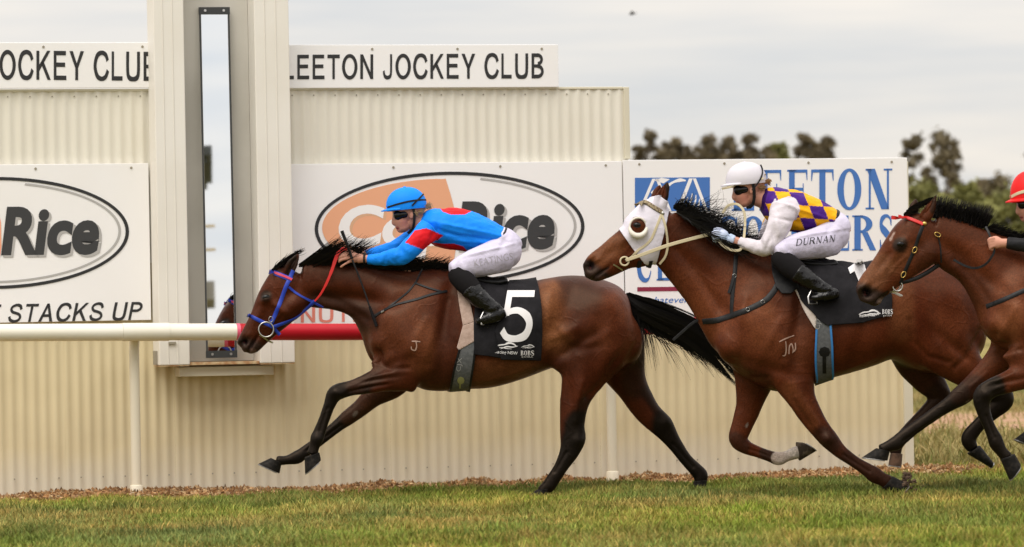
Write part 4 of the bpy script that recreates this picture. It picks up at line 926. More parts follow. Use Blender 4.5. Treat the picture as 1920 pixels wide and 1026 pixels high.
# the stiff number panel standing slightly proud of the cloth
np1 = H1.shell('number_panel', [(960,508),(1004,516),(1011,545),(1015,580),(1014,625),(1011,674),(940,673),(925,620),(945,560)], M_cloth, sc1, .024, wlim=-.02, sm=14, wrk=.002); t_np1 = bvh(np1.data)
def five(x0, x1, y0, y1):
    W_, H_ = x1-x0, y1-y0; P = []
    P.append(quad((.12,1),(.98,1),(.98,.87),(.14,.87))); P.append(quad((.12,1),(.30,1),(.25,.50),(.06,.50)))
    P.append(stroke([(.10,.49),(.28,.585),(.55,.60),(.82,.48),(.905,.31),(.80,.12),(.52,.05),(.24,.08),(.07,.22)], [.06,.12,.13,.19,.20,.19,.13,.14,.17]))
    v = []; f = []
    for pv, pf in P:
        n = len(v); v += [(x0+W_*a+(1-b)*-3+b*6, y1-H_*b) for a, b in pv]; f += [tuple(i+n for i in q) for q in pf]
    return v, f
v, f = five(938, 998, 545, 640); H1.decal('number', v, f, M_white, np1, t_np1, .003, 3)
def horse_logo(H, x, y, sx, parent, tree):
    for st, wd in (([(0,14),(9,8),(20,6),(30,2),(38,5),(44,12)], [1,4,3,5,4,2]), ([(12,18),(24,12),(36,13),(46,10)], [1,4,3,1]), ([(22,3),(28,0),(34,3)], [1,2,1]), ([(4,17),(14,14),(24,17),(34,18)], [1,2,2,1])):
        v_, f_ = stroke([(x+a*sx, y+b*sx*.72) for a, b in st], [w_*sx*.72 for w_ in wd]); H.decal('emblem', v_, f_, M_white, parent, tree, .003, 1)
horse_logo(H1, 927, 642, .95, np1, t_np1); horse_logo(H1, 977, 646, .55, np1, t_np1)
H1.dtext('print', 'Racing NSW', 928, 664, 970, 667, 7.5, M_white, np1, t_np1, .01)
v, f = serif_word('BOBS', even(976,1001,4), 657.5, 666.5); H1.decal('print', v, f, M_white, np1, t_np1)
H1.dtext('print', 'EXTRA', 978, 670.5, 999, 670.5, 2.6, M_white, np1, t_np1, .0)
pd1 = H1.shell('saddle_pad', [(858,545),(873,549),(883,575),(889,604),(868,611),(862,575)], M_felt, h1root, .014, wlim=-.02, mir=True)
H1.shell('saddle_pad', [(868,611.3),(889,604.3),(893,622),(890,640),(860,657),(857,651)], M_felt, h1root, .014, wlim=-.02, mir=True)
gi1 = H1.shell('girth', [(864,645),(893,625),(890,660),(879,740),(842,740),(852,690)], M_girth, h1root, .011); t_gi1 = bvh(gi1.data)
for pp in ([(862,655),(852,690),(843,735)], [(893,632),(888,680),(879,735)]): H1.strap('girth_edge', pp, 4, M_black, gi1, lift=.014)
H1.dtext('print', 'CJX', 866, 697, 869, 671, 11, mat('grey print', (.3,.3,.3), .8), gi1, t_gi1)
v, f = ring_poly(864, 713, 7, 7, .1, .1, n=8); M_olive = mat('olive patch', (.33,.33,.14), .8); H1.decal('patch', v, f, M_olive, gi1, t_gi1); v, f = rect(861,728,864,716); H1.decal('patch', v, f, M_olive, gi1, t_gi1)
def brand(H, strokes, wd=2.6):
    for k_, st in enumerate(strokes):
        v_, f_ = stroke(st, [wd*.7, wd, wd*.6]); H.decal('brand_mark', v_, f_, M_brand, H.root, H.tree, .0012, 1)
brand(H1, [[(772,640),(780,640),(788,641)], [(780,641),(781,650),(778,657),(772,655),(771,650)]])
def saddle(H, pts, root):
    b = MB(); fr = H.fr; S = []
    for px, py, r, lat in pts: S.append((fr.pt(px, py), r*fr.s, lat))
    b.loft(S, fr.ey, 24, cap=.6); o = link('saddle', remesh(b.mesh('saddle'), .01, 4), M_black, root); return o
saddle(H1, [(862,520,10,.10),(880,522,12,.15),(905,528,11,.17),(930,530,10,.16),(948,526,8,.14)], h1root)

# ======== horse with the white hood
F2 = Frame(1560, -.95, 6)
h2root = empty('race_horse', F2.C.copy(), 'second bay horse in white blinker hood with number 1 saddlecloth', 'horse', 'galloping race horses')
H2 = Horse(h2root, F2)
torso2 = [(1343,612,668,.10),(1360,570,698,.17),(1390,528,722,.21),(1432,493,737,.235),(1480,480,731,.25),(1525,484,718,.275),(1570,492,704,.29),(1615,495,690,.29),(1655,492,674,.275),(1692,487,678,.265),(1730,485,694,.27),(1770,497,704,.265),(1802,518,700,.23),(1828,548,680,.18),(1843,582,645,.11)]
neck2 = [(1236,420,38,.068),(1253,442,52,.072),(1285,472,58,.084),(1323,509,67,.10),(1364,542,88,.135),(1402,570,108,.175),(1440,596,98,.195)]
head2 = [(1248,402,30,.058),(1236,409,42,.080),(1220,432,48,.092),(1199,456,46,.082),(1169,471,36,.064),(1142,488,31,.056),(1123,499,28,.053),(1110,509,23,.054),(1102,515,14,.042)]
leg2nf = [(1478,668,64,.09,-.13),(1488,708,42,.082,-.15),(1503,748,28,.068,-.155),(1524,784,22,.052,-.155),(1541,808,19,.044,-.155),(1556,826,17.5,.044,-.155),(1575,846,13.5,.034,-.155),(1604,867,11.5,.030,-.155),(1626,881,13,.032,-.155),(1640,891,15.5,.036,-.155),(1654,899,13,.034,-.155),(1666,905,14,.038,-.155)]
leg2ff = [(1420,670,56,.09,.12),(1412,722,36,.08,.14),(1403,765,25,.060,.14),(1391,800,20,.046,.14),(1384,823,18,.044,.14),(1398,838,14,.038,.14),(1420,847,11.5,.031,.14),(1445,856,11.5,.030,.14),(1460,860,13.5,.034,.14),(1474,856,10.5,.031,.14),(1489,850,12,.036,.14),(1500,846,12,.038,.14)]
leg2nh = [(1758,590,74,.12,-.13),(1768,640,66,.125,-.15),(1802,682,42,.095,-.155),(1843,716,29,.068,-.155),(1874,738,23,.052,-.155),(1880,752,21,.046,-.155),(1862,771,16,.038,-.155),(1840,792,13,.032,-.155),(1822,812,14,.034,-.155),(1816,825,14.5,.036,-.155),(1824,842,11,.032,-.155)]
leg2fh = [(1720,610,70,.11,.12),(1712,660,48,.11,.14),(1736,705,34,.085,.145),(1758,733,24,.060,.145),(1762,748,20,.046,.145),(1742,768,15,.038,.145),(1712,797,12,.032,.145),(1690,822,12.5,.034,.145),(1680,835,13.5,.036,.145),(1680,852,10,.032,.145)]
ear2n = [(1236,388,12,.022,-.055),(1241,370,13,.021,-.062),(1248,352,9,.015,-.066),(1253,341,2.5,.006,-.066)]
ear2f = [(1228,386,11,.020,.055),(1231,368,11,.018,.06),(1236,354,8,.014,.064),(1239,346,2.5,.006,.066)]
blobs2 = [(1366,650,24,36,-15,.11,-.10),(1366,650,24,36,-15,.11,.10),(1213,462,26,30,-40,.078,0),(1104,499,12,11,0,.056,0),(1122,518,13,9,-30,.042,0),(1510,716,13,22,0,.06,-.15),(1765,570,66,55,20,.17,-.10),(1765,570,66,55,20,.17,.10),(1435,620,38,64,-25,.10,-.15),(1435,620,38,64,-25,.10,.15)]
soft2 = [([(1372,610),(1450,600),(1650,590),(1770,570),(1805,600)],95,40,1.0),([(1765,640),(1800,680)],40,20,.6),([(1712,660)],30,20,.5),([(1712,660),(1725,690)],30,20,.6),([(1320,520),(1380,560)],50,25,.8),([(1490,715),(1500,745)],24,12,.5),([(1412,720),(1405,750)],24,12,.5)]
bumps2 = [('r',[(1500,545),(1490,610),(1470,670)],6,-.009),('r',[(1400,560),(1385,620),(1378,670)],6,.009),('r',[(1370,690),(1400,712),(1440,708)],3.5,-.011,-1),('r',[(1465,600),(1435,650),(1415,690)],6,.007),('r',[(1492,745),(1512,778),(1535,808)],2.4,.006,-1),('r',[(1508,742),(1526,772),(1545,800)],2.4,-.006,-1),('r',[(1560,700),(1600,688),(1640,670)],2.5,.005),('r',[(1300,520),(1330,570),(1350,620)],5,.007),('r',[(1270,470),(1310,520),(1345,580)],6,-.009),('r',[(1200,470),(1175,482)],2,.005),
          ('r',[(1580,852),(1630,884)],1.8,-.009,-1),('r',[(1405,842),(1450,858)],1.8,-.008,1),(1552,822,8,8,0,.008,-1),('r',[(1706,600),(1712,640),(1740,670),(1780,680)],4,-.010,-1),('r',[(1838,620),(1815,670),(1790,690)],4,-.009,-1),(1500,600,10,70,8,-.016),(1470,650,26,36,5,.014),(1400,600,26,50,-20,.010),(1375,690,10,14,0,-.022,-1),(1395,705,24,6,20,-.012),(1340,560,50,10,50,-.010),(1310,500,40,10,45,-.008),(1440,690,36,8,15,-.008),
          (1590,640,10,40,8,.003),(1615,640,8,40,8,-.003),(1190,423,10,6,-30,.006),(1172,450,24,5,-45,.006),(1150,470,14,5,-40,-.006),(1210,455,10,24,40,-.006),(1105,497,8,6.5,-30,-.034),(1100,489,10,3,-40,.007),(1115,491,9,3,-40,.006),(1122,516,16,2.2,-38,-.012),(1240,365,4,16,10,-.012),
          (1745,630,10,46,-10,-.010),(1790,650,30,8,40,-.010),(1500,770,5,26,-32,-.006,-1),(1520,770,6,26,-32,.006,-1),(1550,822,8,8,0,.005,-1)]
coat_shade2 = [(.6,[(1420,580),(1440,640)],14,26,(.19,.062,.024)),(.6,[(1500,560),(1490,660)],12,24,(.05,.016,.009)),(.55,[(1375,680),(1430,712)],10,22,(.045,.015,.008)),(.5,[(1690,540),(1690,620)],10,24,(.20,.075,.03)),(.5,[(1790,600),(1800,670)],16,34,(.17,.048,.019)),(.55,[(1480,730),(1520,790)],8,16,(.17,.055,.022),-1),(.6,[(1270,420),(1340,470),(1440,490)],10,24,(.06,.018,.009)),(.5,[(1370,560),(1400,640),(1470,640)],30,46,(.16,.046,.019)),(.5,[(1150,460),(1125,480)],14,16,(.19,.075,.03)),(.45,[(1290,530),(1330,610)],14,30,(.17,.052,.02)),  # bay and black markings, plus shoulder highlights, groove and inner-leg shade put in colour
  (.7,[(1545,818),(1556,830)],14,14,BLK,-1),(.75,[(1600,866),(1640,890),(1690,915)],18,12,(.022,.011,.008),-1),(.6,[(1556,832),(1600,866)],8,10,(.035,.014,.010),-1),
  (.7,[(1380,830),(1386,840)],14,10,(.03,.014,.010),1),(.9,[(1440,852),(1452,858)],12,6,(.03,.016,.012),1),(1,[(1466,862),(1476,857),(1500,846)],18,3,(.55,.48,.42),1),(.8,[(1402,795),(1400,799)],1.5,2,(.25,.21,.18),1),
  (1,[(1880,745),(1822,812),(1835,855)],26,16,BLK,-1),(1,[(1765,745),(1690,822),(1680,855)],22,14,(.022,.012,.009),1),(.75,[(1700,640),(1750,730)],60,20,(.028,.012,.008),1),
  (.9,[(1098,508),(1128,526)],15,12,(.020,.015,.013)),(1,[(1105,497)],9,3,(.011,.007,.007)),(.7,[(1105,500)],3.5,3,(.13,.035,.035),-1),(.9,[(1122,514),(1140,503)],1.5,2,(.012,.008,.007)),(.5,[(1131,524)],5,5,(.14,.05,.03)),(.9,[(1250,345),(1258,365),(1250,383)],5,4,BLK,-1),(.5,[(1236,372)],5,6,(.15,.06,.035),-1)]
H2.body(torso2, neck2, head2, [leg2nf, leg2ff, leg2nh, leg2fh], [ear2n, ear2f], blobs2, bumps2, coat_shade2, (.094,.0215,.0078), soft=soft2)
H2.eye(1195, 422, 6.4)
M_hoofp = mat('pale muddy hoof', (.05,.036,.026), .75, spec=.1, noise=(24,(.16,.12,.085),.5,.7)); M_hoofm = mat('muddy hoof', (.16,.085,.05), .85, noise=(22,(.07,.04,.025),.4,.6))
H2.hoof((1655,916),(1674,893),(1684,931),(1705,909),-.155); H2.hoof((1500,864),(1493,829),(1530,846),(1506,830),.14,m_=M_hoofp); H2.hoof((1815,852),(1838,836),(1857,877),(1861,866),-.155); H2.hoof((1670,850),(1692,852),(1666,872),(1690,876),.145,m_=M_hoofm)
def mane2(fq, r):
    if fq < .2: return (.8, -.5+r.gauss(0,.3), r.uniform(20,46), r.uniform(0,24), r.uniform(1,3))
    if fq < .75: return (1, -.50+r.gauss(0,.35), r.uniform(35,90), r.uniform(0,46), r.uniform(2,6))
    return (1, -.65+r.gauss(0,.3), r.uniform(30,66), r.uniform(0,40), r.uniform(2,5))
H2.mane([(1262,386),(1290,405),(1325,436),(1365,456),(1420,470)], 1500, mane2, 13, rad=(.0014,.003), wj=.025)
H2.mane([(1268,395),(1300,418),(1335,442),(1372,458)], 1000, lambda fq, r: (1, .18+r.gauss(0,.25), r.uniform(25,60), r.uniform(0,16), r.uniform(1,3)), 14, 'mane_fall', wj=.075)
H2.tail([(1826,535),(1850,555),(1890,590),(1930,640),(1950,700)], [9,20,24,22,8], 400, 15)
hd = H2.shell('hood', [(1157,431),(1172,412),(1190,393),(1208,374),(1235,366),(1256,381),(1254,400),(1246,432),(1240,462),(1233,496),(1222,499),(1204,492),(1188,469)], M_hood, h2root, .008, hole=(1196,423,13.5), wrk=.0018); hd['label'] = 'white blinker hood with round eye cup'
for mir in (0, 1):
    h_ = H2.hit(1197, 438); w0 = F2.w(h_[0]); b = MB(); P = []; R_ = []
    for i in range(33):
        a = 2*math.pi*i/32; P.append(F2.pt(1196.5+16*math.cos(a), 425.5+17*math.sin(a), w0-.006-.018*max(0, math.sin(a)) )); R_.append(.0065+.012*max(0, math.sin(a))**.7)
    b.tube(P, R_, 12, False)
    if mir: b.v = [F2.mirror(p) for p in b.v]; b.f = [q[::-1] for q in b.f]
    b.build('blinker_cup', mat('cream cup', (.70,.66,.58), .5), hd)
b2 = H2.strap('bridle', [(1240,401),(1236,412),(1228,432),(1221,450),(1208,462),(1195,470),(1183,482),(1172,488)], 5, M_cream, h2root, lift=.010); b2['label'] = 'cream rope bridle with silver stud'
H2.strap('browband', [(1200,384),(1209,380),(1220,386),(1232,394),(1240,399)], 9, M_wood, b2, lift=.012, th=.007)
H2.strap('throat_strap', [(1240,404),(1247,425),(1250,448),(1252,465),(1248,482),(1238,494)], 4.5, M_cream, b2, lift=.012)
b = MB(); h_ = H2.hit(1241, 401); b.ell(h_[0]+h_[1]*.012, F2.ex*.013, Zv*.013, F2.ey*.008); b.build('stud', M_steel, b2)
H2.ring('bit_ring', 1171, 490, 8, M_cream, b2, .006); H2.strap('bit_bar', [(1150,496),(1158,500),(1166,505)], 3, M_steel, b2, lift=.012)
for xx in (1196, 1216): H2.strap('hood_clip', [(xx+4,488),(xx+1,502)], 8, M_black, b2, lift=.01)
r2 = free_ribbon('rein', F2, [(1174,488,-.075),(1200,479,-.095),(1250,461,-.125),(1300,447,-.13),(1336,438,-.115)], 6.5, M_cream, h2root)
free_ribbon('rein_loop', F2, [(1342,437,-.10),(1350,455,-.14),(1362,465,-.16),(1378,470,-.165),(1390,466,-.16),(1395,445,-.13),(1397,415,-.10),(1394,395,-.09),(1382,383,-.07),(1365,386,-.05),(1355,400,-.04)], 5, M_cream, r2, mirror=False)
bp2 = H2.strap('breastplate', [(1380,478),(1378,510),(1374,545),(1372,575),(1372,590)], 8, M_black, h2root)
H2.strap('breast_strap', [(1318,603),(1345,601),(1372,592),(1400,582),(1425,570),(1440,560),(1452,545),(1462,526)], 11, M_black, bp2, lift=.004); H2.strap('strap_end', [(1376,515),(1372,535),(1367,550)], 6, M_black, bp2, lift=.009, mirror=False)
for q in ((1377,517), (1430,566), (1402,580)): H2.ring('buckle', q[0], q[1], 3.4, M_steel, bp2, .0018, mirror=False, lift=.008)
free_ribbon('martingale', F2, [(1318,597,-.02),(1300,605,-.03),(1280,622,-.03),(1262,638,-.03)], 5, M_black, bp2, mirror=False)
sc2 = H2.shell('saddlecloth', [(1490,470),(1560,476),(1640,478),(1660,500),(1672,560),(1670,602),(1614,606),(1563,620),(1535,600),(1500,560),(1480,520)], M_cloth, h2root, .018, sm=12, wrk=.006); sc2['label'] = 'black saddlecloth with white number 1'
t_sc2 = bvh(sc2.data)
one = [(1617,486),(1629,523),(1611,530),(1602,509),(1594,514),(1590,503),(1604,493),(1607,486)]
H2.decal('number', one, [(0,1,2,3),(0,3,6,7),(3,4,5,6)], M_white, sc2, t_sc2, .003, 3)
horse_logo(H2, 1610, 581, .9, sc2, t_sc2); H2.dtext('print', 'Racing NSW', 1612, 597, 1649, 593, 7, M_white, sc2, t_sc2, .01)
v, f = serif_word('BOBS', even(1654,1674,4), 580, 589); H2.decal('print', v, f, M_white, sc2, t_sc2); H2.dtext('print', 'EXTRA', 1656, 594, 1672, 593, 3, M_white, sc2, t_sc2)
pd2 = H2.shell('saddle_pad', [(1464,500),(1472,502),(1505,548),(1534,580),(1534,600),(1530,618),(1520,606),(1500,566)], M_pad2, h2root, .012, wlim=-.02, mir=True)
H2.shell('saddle_flap', [(1445,485),(1470,490),(1492,520),(1495,540),(1482,552),(1466,552),(1455,540),(1448,515)], M_black, pd2, .022, wlim=-.02, mir=True)
gi2 = H2.shell('girth', [(1532,575),(1557,570),(1560,600),(1562,725),(1527,725),(1528,640)], M_girth, h2root, .013); t_gi2 = bvh(gi2.data)
for pp in ([(1531,618),(1529,660),(1529,714)], [(1556,600),(1560,650),(1561,712)]): H2.strap('girth_edge', pp, 4, M_girthblue, gi2, lift=.016)
v, f = ring_poly(1546, 660, 11, 10, .1, .1, n=8); H2.decal('patch', v, f, M_black, gi2, t_gi2); v, f = rect(1542,700,1549,668); H2.decal('patch', v, f, M_black, gi2, t_gi2)
H2.dtext('print', 'CJX', 1540, 618, 1541, 594, 12, MATS['grey print'], gi2, t_gi2)
brand(H2, [[(1461,641),(1473,635),(1489,629)], [(1473,640),(1474,655),(1472,666),(1467,667)], [(1479,664),(1480,650),(1484,645),(1487,655),(1486,662)], [(1491,643),(1491,655),(1486,661)]])
saddle(H2, [(1468,490,10,.10),(1490,492,12,.15),(1520,496,11,.17),(1545,497,10,.16),(1565,494,8,.14)], h2root)

# ======== horse cut by the right edge
F3 = Frame(2060, -1.9, 6)
h3root = empty('race_horse', F3.C.copy(), 'third bay horse with red browband cut off by the right edge', 'horse', 'galloping race horses')
H3 = Horse(h3root, F3)
DX, DY = 1154, -38
torso3 = [(q[0]+DX, q[1]+DY, q[2]+DY, q[3]) for q in torso1]
neck3 = [(1748,446,46,.070),(1770,452,47,.074),(1800,467,52,.082),(1836,487,60,.10),(1880,520,82,.135),(1918,556,104,.175),(1954,584,96,.195)]
head3 = [(1750,428,38,.062),(1736,440,49,.082),(1716,457,51,.092),(1695,477,46,.080),(1672,501,38,.062),(1653,521,33,.055),(1637,538,30,.053),(1625,550,25,.055),(1616,558,15,.043)]
leg3nf = [(1925,640,60,.09,-.13),(1950,690,40,.082,-.15),(1920,704,27,.068,-.155),(1884,718,21,.052,-.155),(1858,729,18,.045,-.155),(1842,744,18,.045,-.155),(1845,774,13,.035,-.155),(1857,804,11.5,.030,-.155),(1865,822,13.5,.034,-.155),(1869,833,13.5,.035,-.155),(1879,848,10.5,.031,-.155),(1888,858,12,.036,-.155)]
leg3ff = [(1912,628,54,.09,.12),(1885,662,34,.08,.14),(1846,702,23,.058,.14),(1820,727,20,.048,.14),(1799,744,19,.045,.14),(1772,763,14,.035,.14),(1718,801,12,.030,.14),(1690,822,13,.033,.14),(1680,831,14,.035,.14),(1663,838,11,.032,.14),(1652,844,12,.036,.14)]
leg3nh = off(leg1nh, DX, DY)
leg3fh = [(2294,582,70,.11,.12),(2250,640,58,.11,.14),(2190,690,36,.085,.145),(2125,735,26,.062,.145),(2085,768,22,.05,.145),(2040,785,15,.038,.145),(1985,804,12.5,.032,.145),(1957,813,13.5,.034,.145),(1944,817,14,.036,.145),(1928,818,11,.034,.145)]
ear3n = [(1733,410,12,.020,-.055),(1741,396,12,.019,-.062),(1749,380,8,.013,-.066),(1756,365,2.5,.006,-.066)]
ear3f = [(1712,400,11,.020,.055),(1713,390,10,.018,.06),(1716,380,7,.013,.064),(1718,373,2.5,.006,.066)]
blobs3 = off(blobs1, DX, DY); blobs3[2] = (1724,474,28,32,-45,.080,0); blobs3[3] = (1617,541,12,11,0,.056,0); blobs3[4] = (1642,564,14,10,-25,.043,0)
soft3 = [([(p[0]+DX, p[1]+DY) for p in a], r, sf, k_) for a, r, sf, k_ in soft1]; soft3[3] = ([(1840,480),(1885,530)],45,25,.8)
bumps3 = [('r',[(1905,580),(1880,620),(1868,655)],6,.009),('r',[(1858,640),(1880,660),(1915,655)],3.5,-.011,-1),('r',[(1790,490),(1830,530),(1860,570)],5,-.009),('r',[(1900,700),(1870,714)],2.2,.006,-1),('r',[(1890,725),(1862,738)],2.2,-.006,-1),('r',[(1700,480),(1678,500),(1668,515)],2,.005),('r',[(1722,452),(1735,478),(1725,505)],4,-.006),('r',[(1850,700),(1820,725)],2.2,.005,1),('r',[(1850,780),(1864,820)],1.8,-.009,-1),('r',[(1770,780),(1695,826)],1.8,-.009,1),(1990,570,10,70,8,-.016),(1900,570,26,50,-25,.010),(1862,640,12,14,0,-.024,-1),(1830,510,50,10,35,-.010),(1790,470,30,10,30,-.008),(1686,459,10,6,-35,.010),(1676,480,26,5,-52,.007),(1660,490,14,6,-50,-.006),(1722,470,9,24,38,-.007),(1742,480,20,14,-30,.006),
          (1624,551,9,7,-25,-.036),(1615,541,10,3,-45,.008),(1636,543,9,3,-40,.006),(1646,566,17,2.4,-38,-.013),(1738,390,4,16,28,-.012),(1850,740,7,7,0,.005,-1),(1890,716,30,4,-12,-.007,-1)]
coat_shade3 = [(.6,[(1895,590),(1885,640)],12,22,(.22,.08,.032)),(.6,[(1740,470),(1735,500)],10,18,(.06,.02,.011)),(.6,[(1860,650),(1900,660)],8,18,(.045,.015,.008)),(.5,[(1700,470),(1680,500)],8,16,(.18,.065,.028)),(.6,[(1760,415),(1850,435),(1940,455)],10,24,(.06,.018,.009)),(.5,[(1880,560),(1870,640)],24,44,(.17,.052,.021)),(.55,[(1650,500),(1632,525)],16,18,(.20,.085,.04)),(.5,[(1790,500),(1840,550)],14,24,(.05,.016,.009)),  # coat markings, with muscle highlights and shaded creases painted in
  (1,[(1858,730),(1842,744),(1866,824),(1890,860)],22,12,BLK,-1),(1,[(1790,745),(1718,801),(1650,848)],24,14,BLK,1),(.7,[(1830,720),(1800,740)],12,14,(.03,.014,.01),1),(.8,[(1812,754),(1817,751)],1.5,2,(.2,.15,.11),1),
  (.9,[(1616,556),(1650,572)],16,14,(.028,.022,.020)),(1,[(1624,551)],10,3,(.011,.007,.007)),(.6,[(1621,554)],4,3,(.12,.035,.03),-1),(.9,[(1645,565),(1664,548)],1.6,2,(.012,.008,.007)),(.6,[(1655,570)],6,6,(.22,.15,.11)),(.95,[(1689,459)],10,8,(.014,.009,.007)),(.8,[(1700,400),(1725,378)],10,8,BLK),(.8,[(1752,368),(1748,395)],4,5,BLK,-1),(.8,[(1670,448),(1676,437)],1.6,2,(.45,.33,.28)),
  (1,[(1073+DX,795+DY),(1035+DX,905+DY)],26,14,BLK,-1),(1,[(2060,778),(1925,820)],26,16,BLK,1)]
H3.body(torso3, neck3, head3, [leg3nf, leg3ff, leg3nh, leg3fh], [ear3n, ear3f], blobs3, bumps3, coat_shade3, (.096,.0235,.0086), soft=soft3)
H3.eye(1689, 458, 5.8)
H3.hoof((1876,862),(1903,852),(1893,901),(1914,872),-.155); H3.hoof((1642,841),(1668,848),(1616,858),(1664,864),.14)
H3.hoof((1005+DX,919+DY),(1030+DX,917+DY),(986+DX,934+DY),(1028+DX,933+DY),-.155); H3.hoof((1920,810),(1934,828),(1902,824),(1926,834),.145)
H3.mane([(1748,404),(1790,412),(1840,424),(1880,438),(1940,452)], 1500, lambda fq, r: ((.35+r.gauss(0,.15), -1, r.uniform(22,46), r.uniform(0,4), r.uniform(0,1)) if fq < .55 else (1, -.5+r.gauss(0,.2), r.uniform(12,30), r.uniform(0,8), r.uniform(0,1))), 23, wj=.02)
H3.mane([(1694,402),(1708,388),(1735,376)], 240, lambda fq, r: (1, -.35+r.gauss(0,.1), r.uniform(14,30), r.uniform(0,6), r.uniform(0,.6)), 24, 'forelock', wj=.03)
H3.tail([(q[0]+DX, q[1]+DY) for q in [(1168,556),(1196,582),(1240,604),(1290,628),(1335,664)]], [9,21,24,20,8], 200, 25)
b3 = H3.strap('bridle', [(1730,424),(1722,445),(1714,470),(1704,492),(1694,516),(1688,531)], 7, M_black, h3root); b3['label'] = 'black leather bridle with brass fittings and red browband'
H3.strap('browband', [(1684,406),(1700,409),(1716,415),(1730,421)], 7, M_redw, b3, lift=.006, th=.005); H3.strap('cheek_strap', [(1688,531),(1705,527),(1722,521),(1742,510),(1762,496)], 7, M_black, b3, lift=.004); H3.strap('throat_strap', [(1758,440),(1763,462),(1765,492)], 3, M_black, b3)
for q in ((1715,469,-65), (1694,515,-62), (1758,440,25)): H3.ring('brass_buckle', q[0], q[1], 6, M_gold, b3, .0028, sq=.62, ang=q[2], lift=.008)
b = MB(); h_ = H3.hit(1733, 420); b.ell(h_[0]+h_[1]*.006, F3.ex*.015, Zv*.013, F3.ey*.01); b.build('brass_stud', M_gold, b3)
H3.ring('bit_ring', 1683, 537, 9, M_steel, b3, .0045); H3.strap('bit_bar', [(1666,545),(1680,549),(1692,555)], 3, M_steel, b3, lift=.014)
r3 = free_ribbon('rein', F3, [(1788,487,-.10),(1808,498,-.115),(1828,503,-.13),(1846,497,-.14),(1858,484,-.145),(1864,468,-.14),(1855,440,-.12),(1848,425,-.09)], 4.5, M_black, h3root)
bp3 = H3.strap('breastplate', [(1850,575),(1880,563),(1920,545),(1980,525)], 9, M_black, h3root)
H3.shell('saddlecloth', [(880+DX+15,505+DY),(1000+DX,516+DY),(1014+DX,570+DY),(1010+DX,673+DY),(886+DX,662+DY)], M_cloth, h3root, .016, sm=12)
H3.shell('girth', [(866+DX,600+DY),(893+DX,600+DY),(879+DX,740+DY),(842+DX,740+DY)], M_girth, h3root, .011)
saddle(H3, [(862+DX,520+DY,10,.10),(905+DX,528+DY,11,.17),(948+DX,526+DY,8,.14)], h3root)

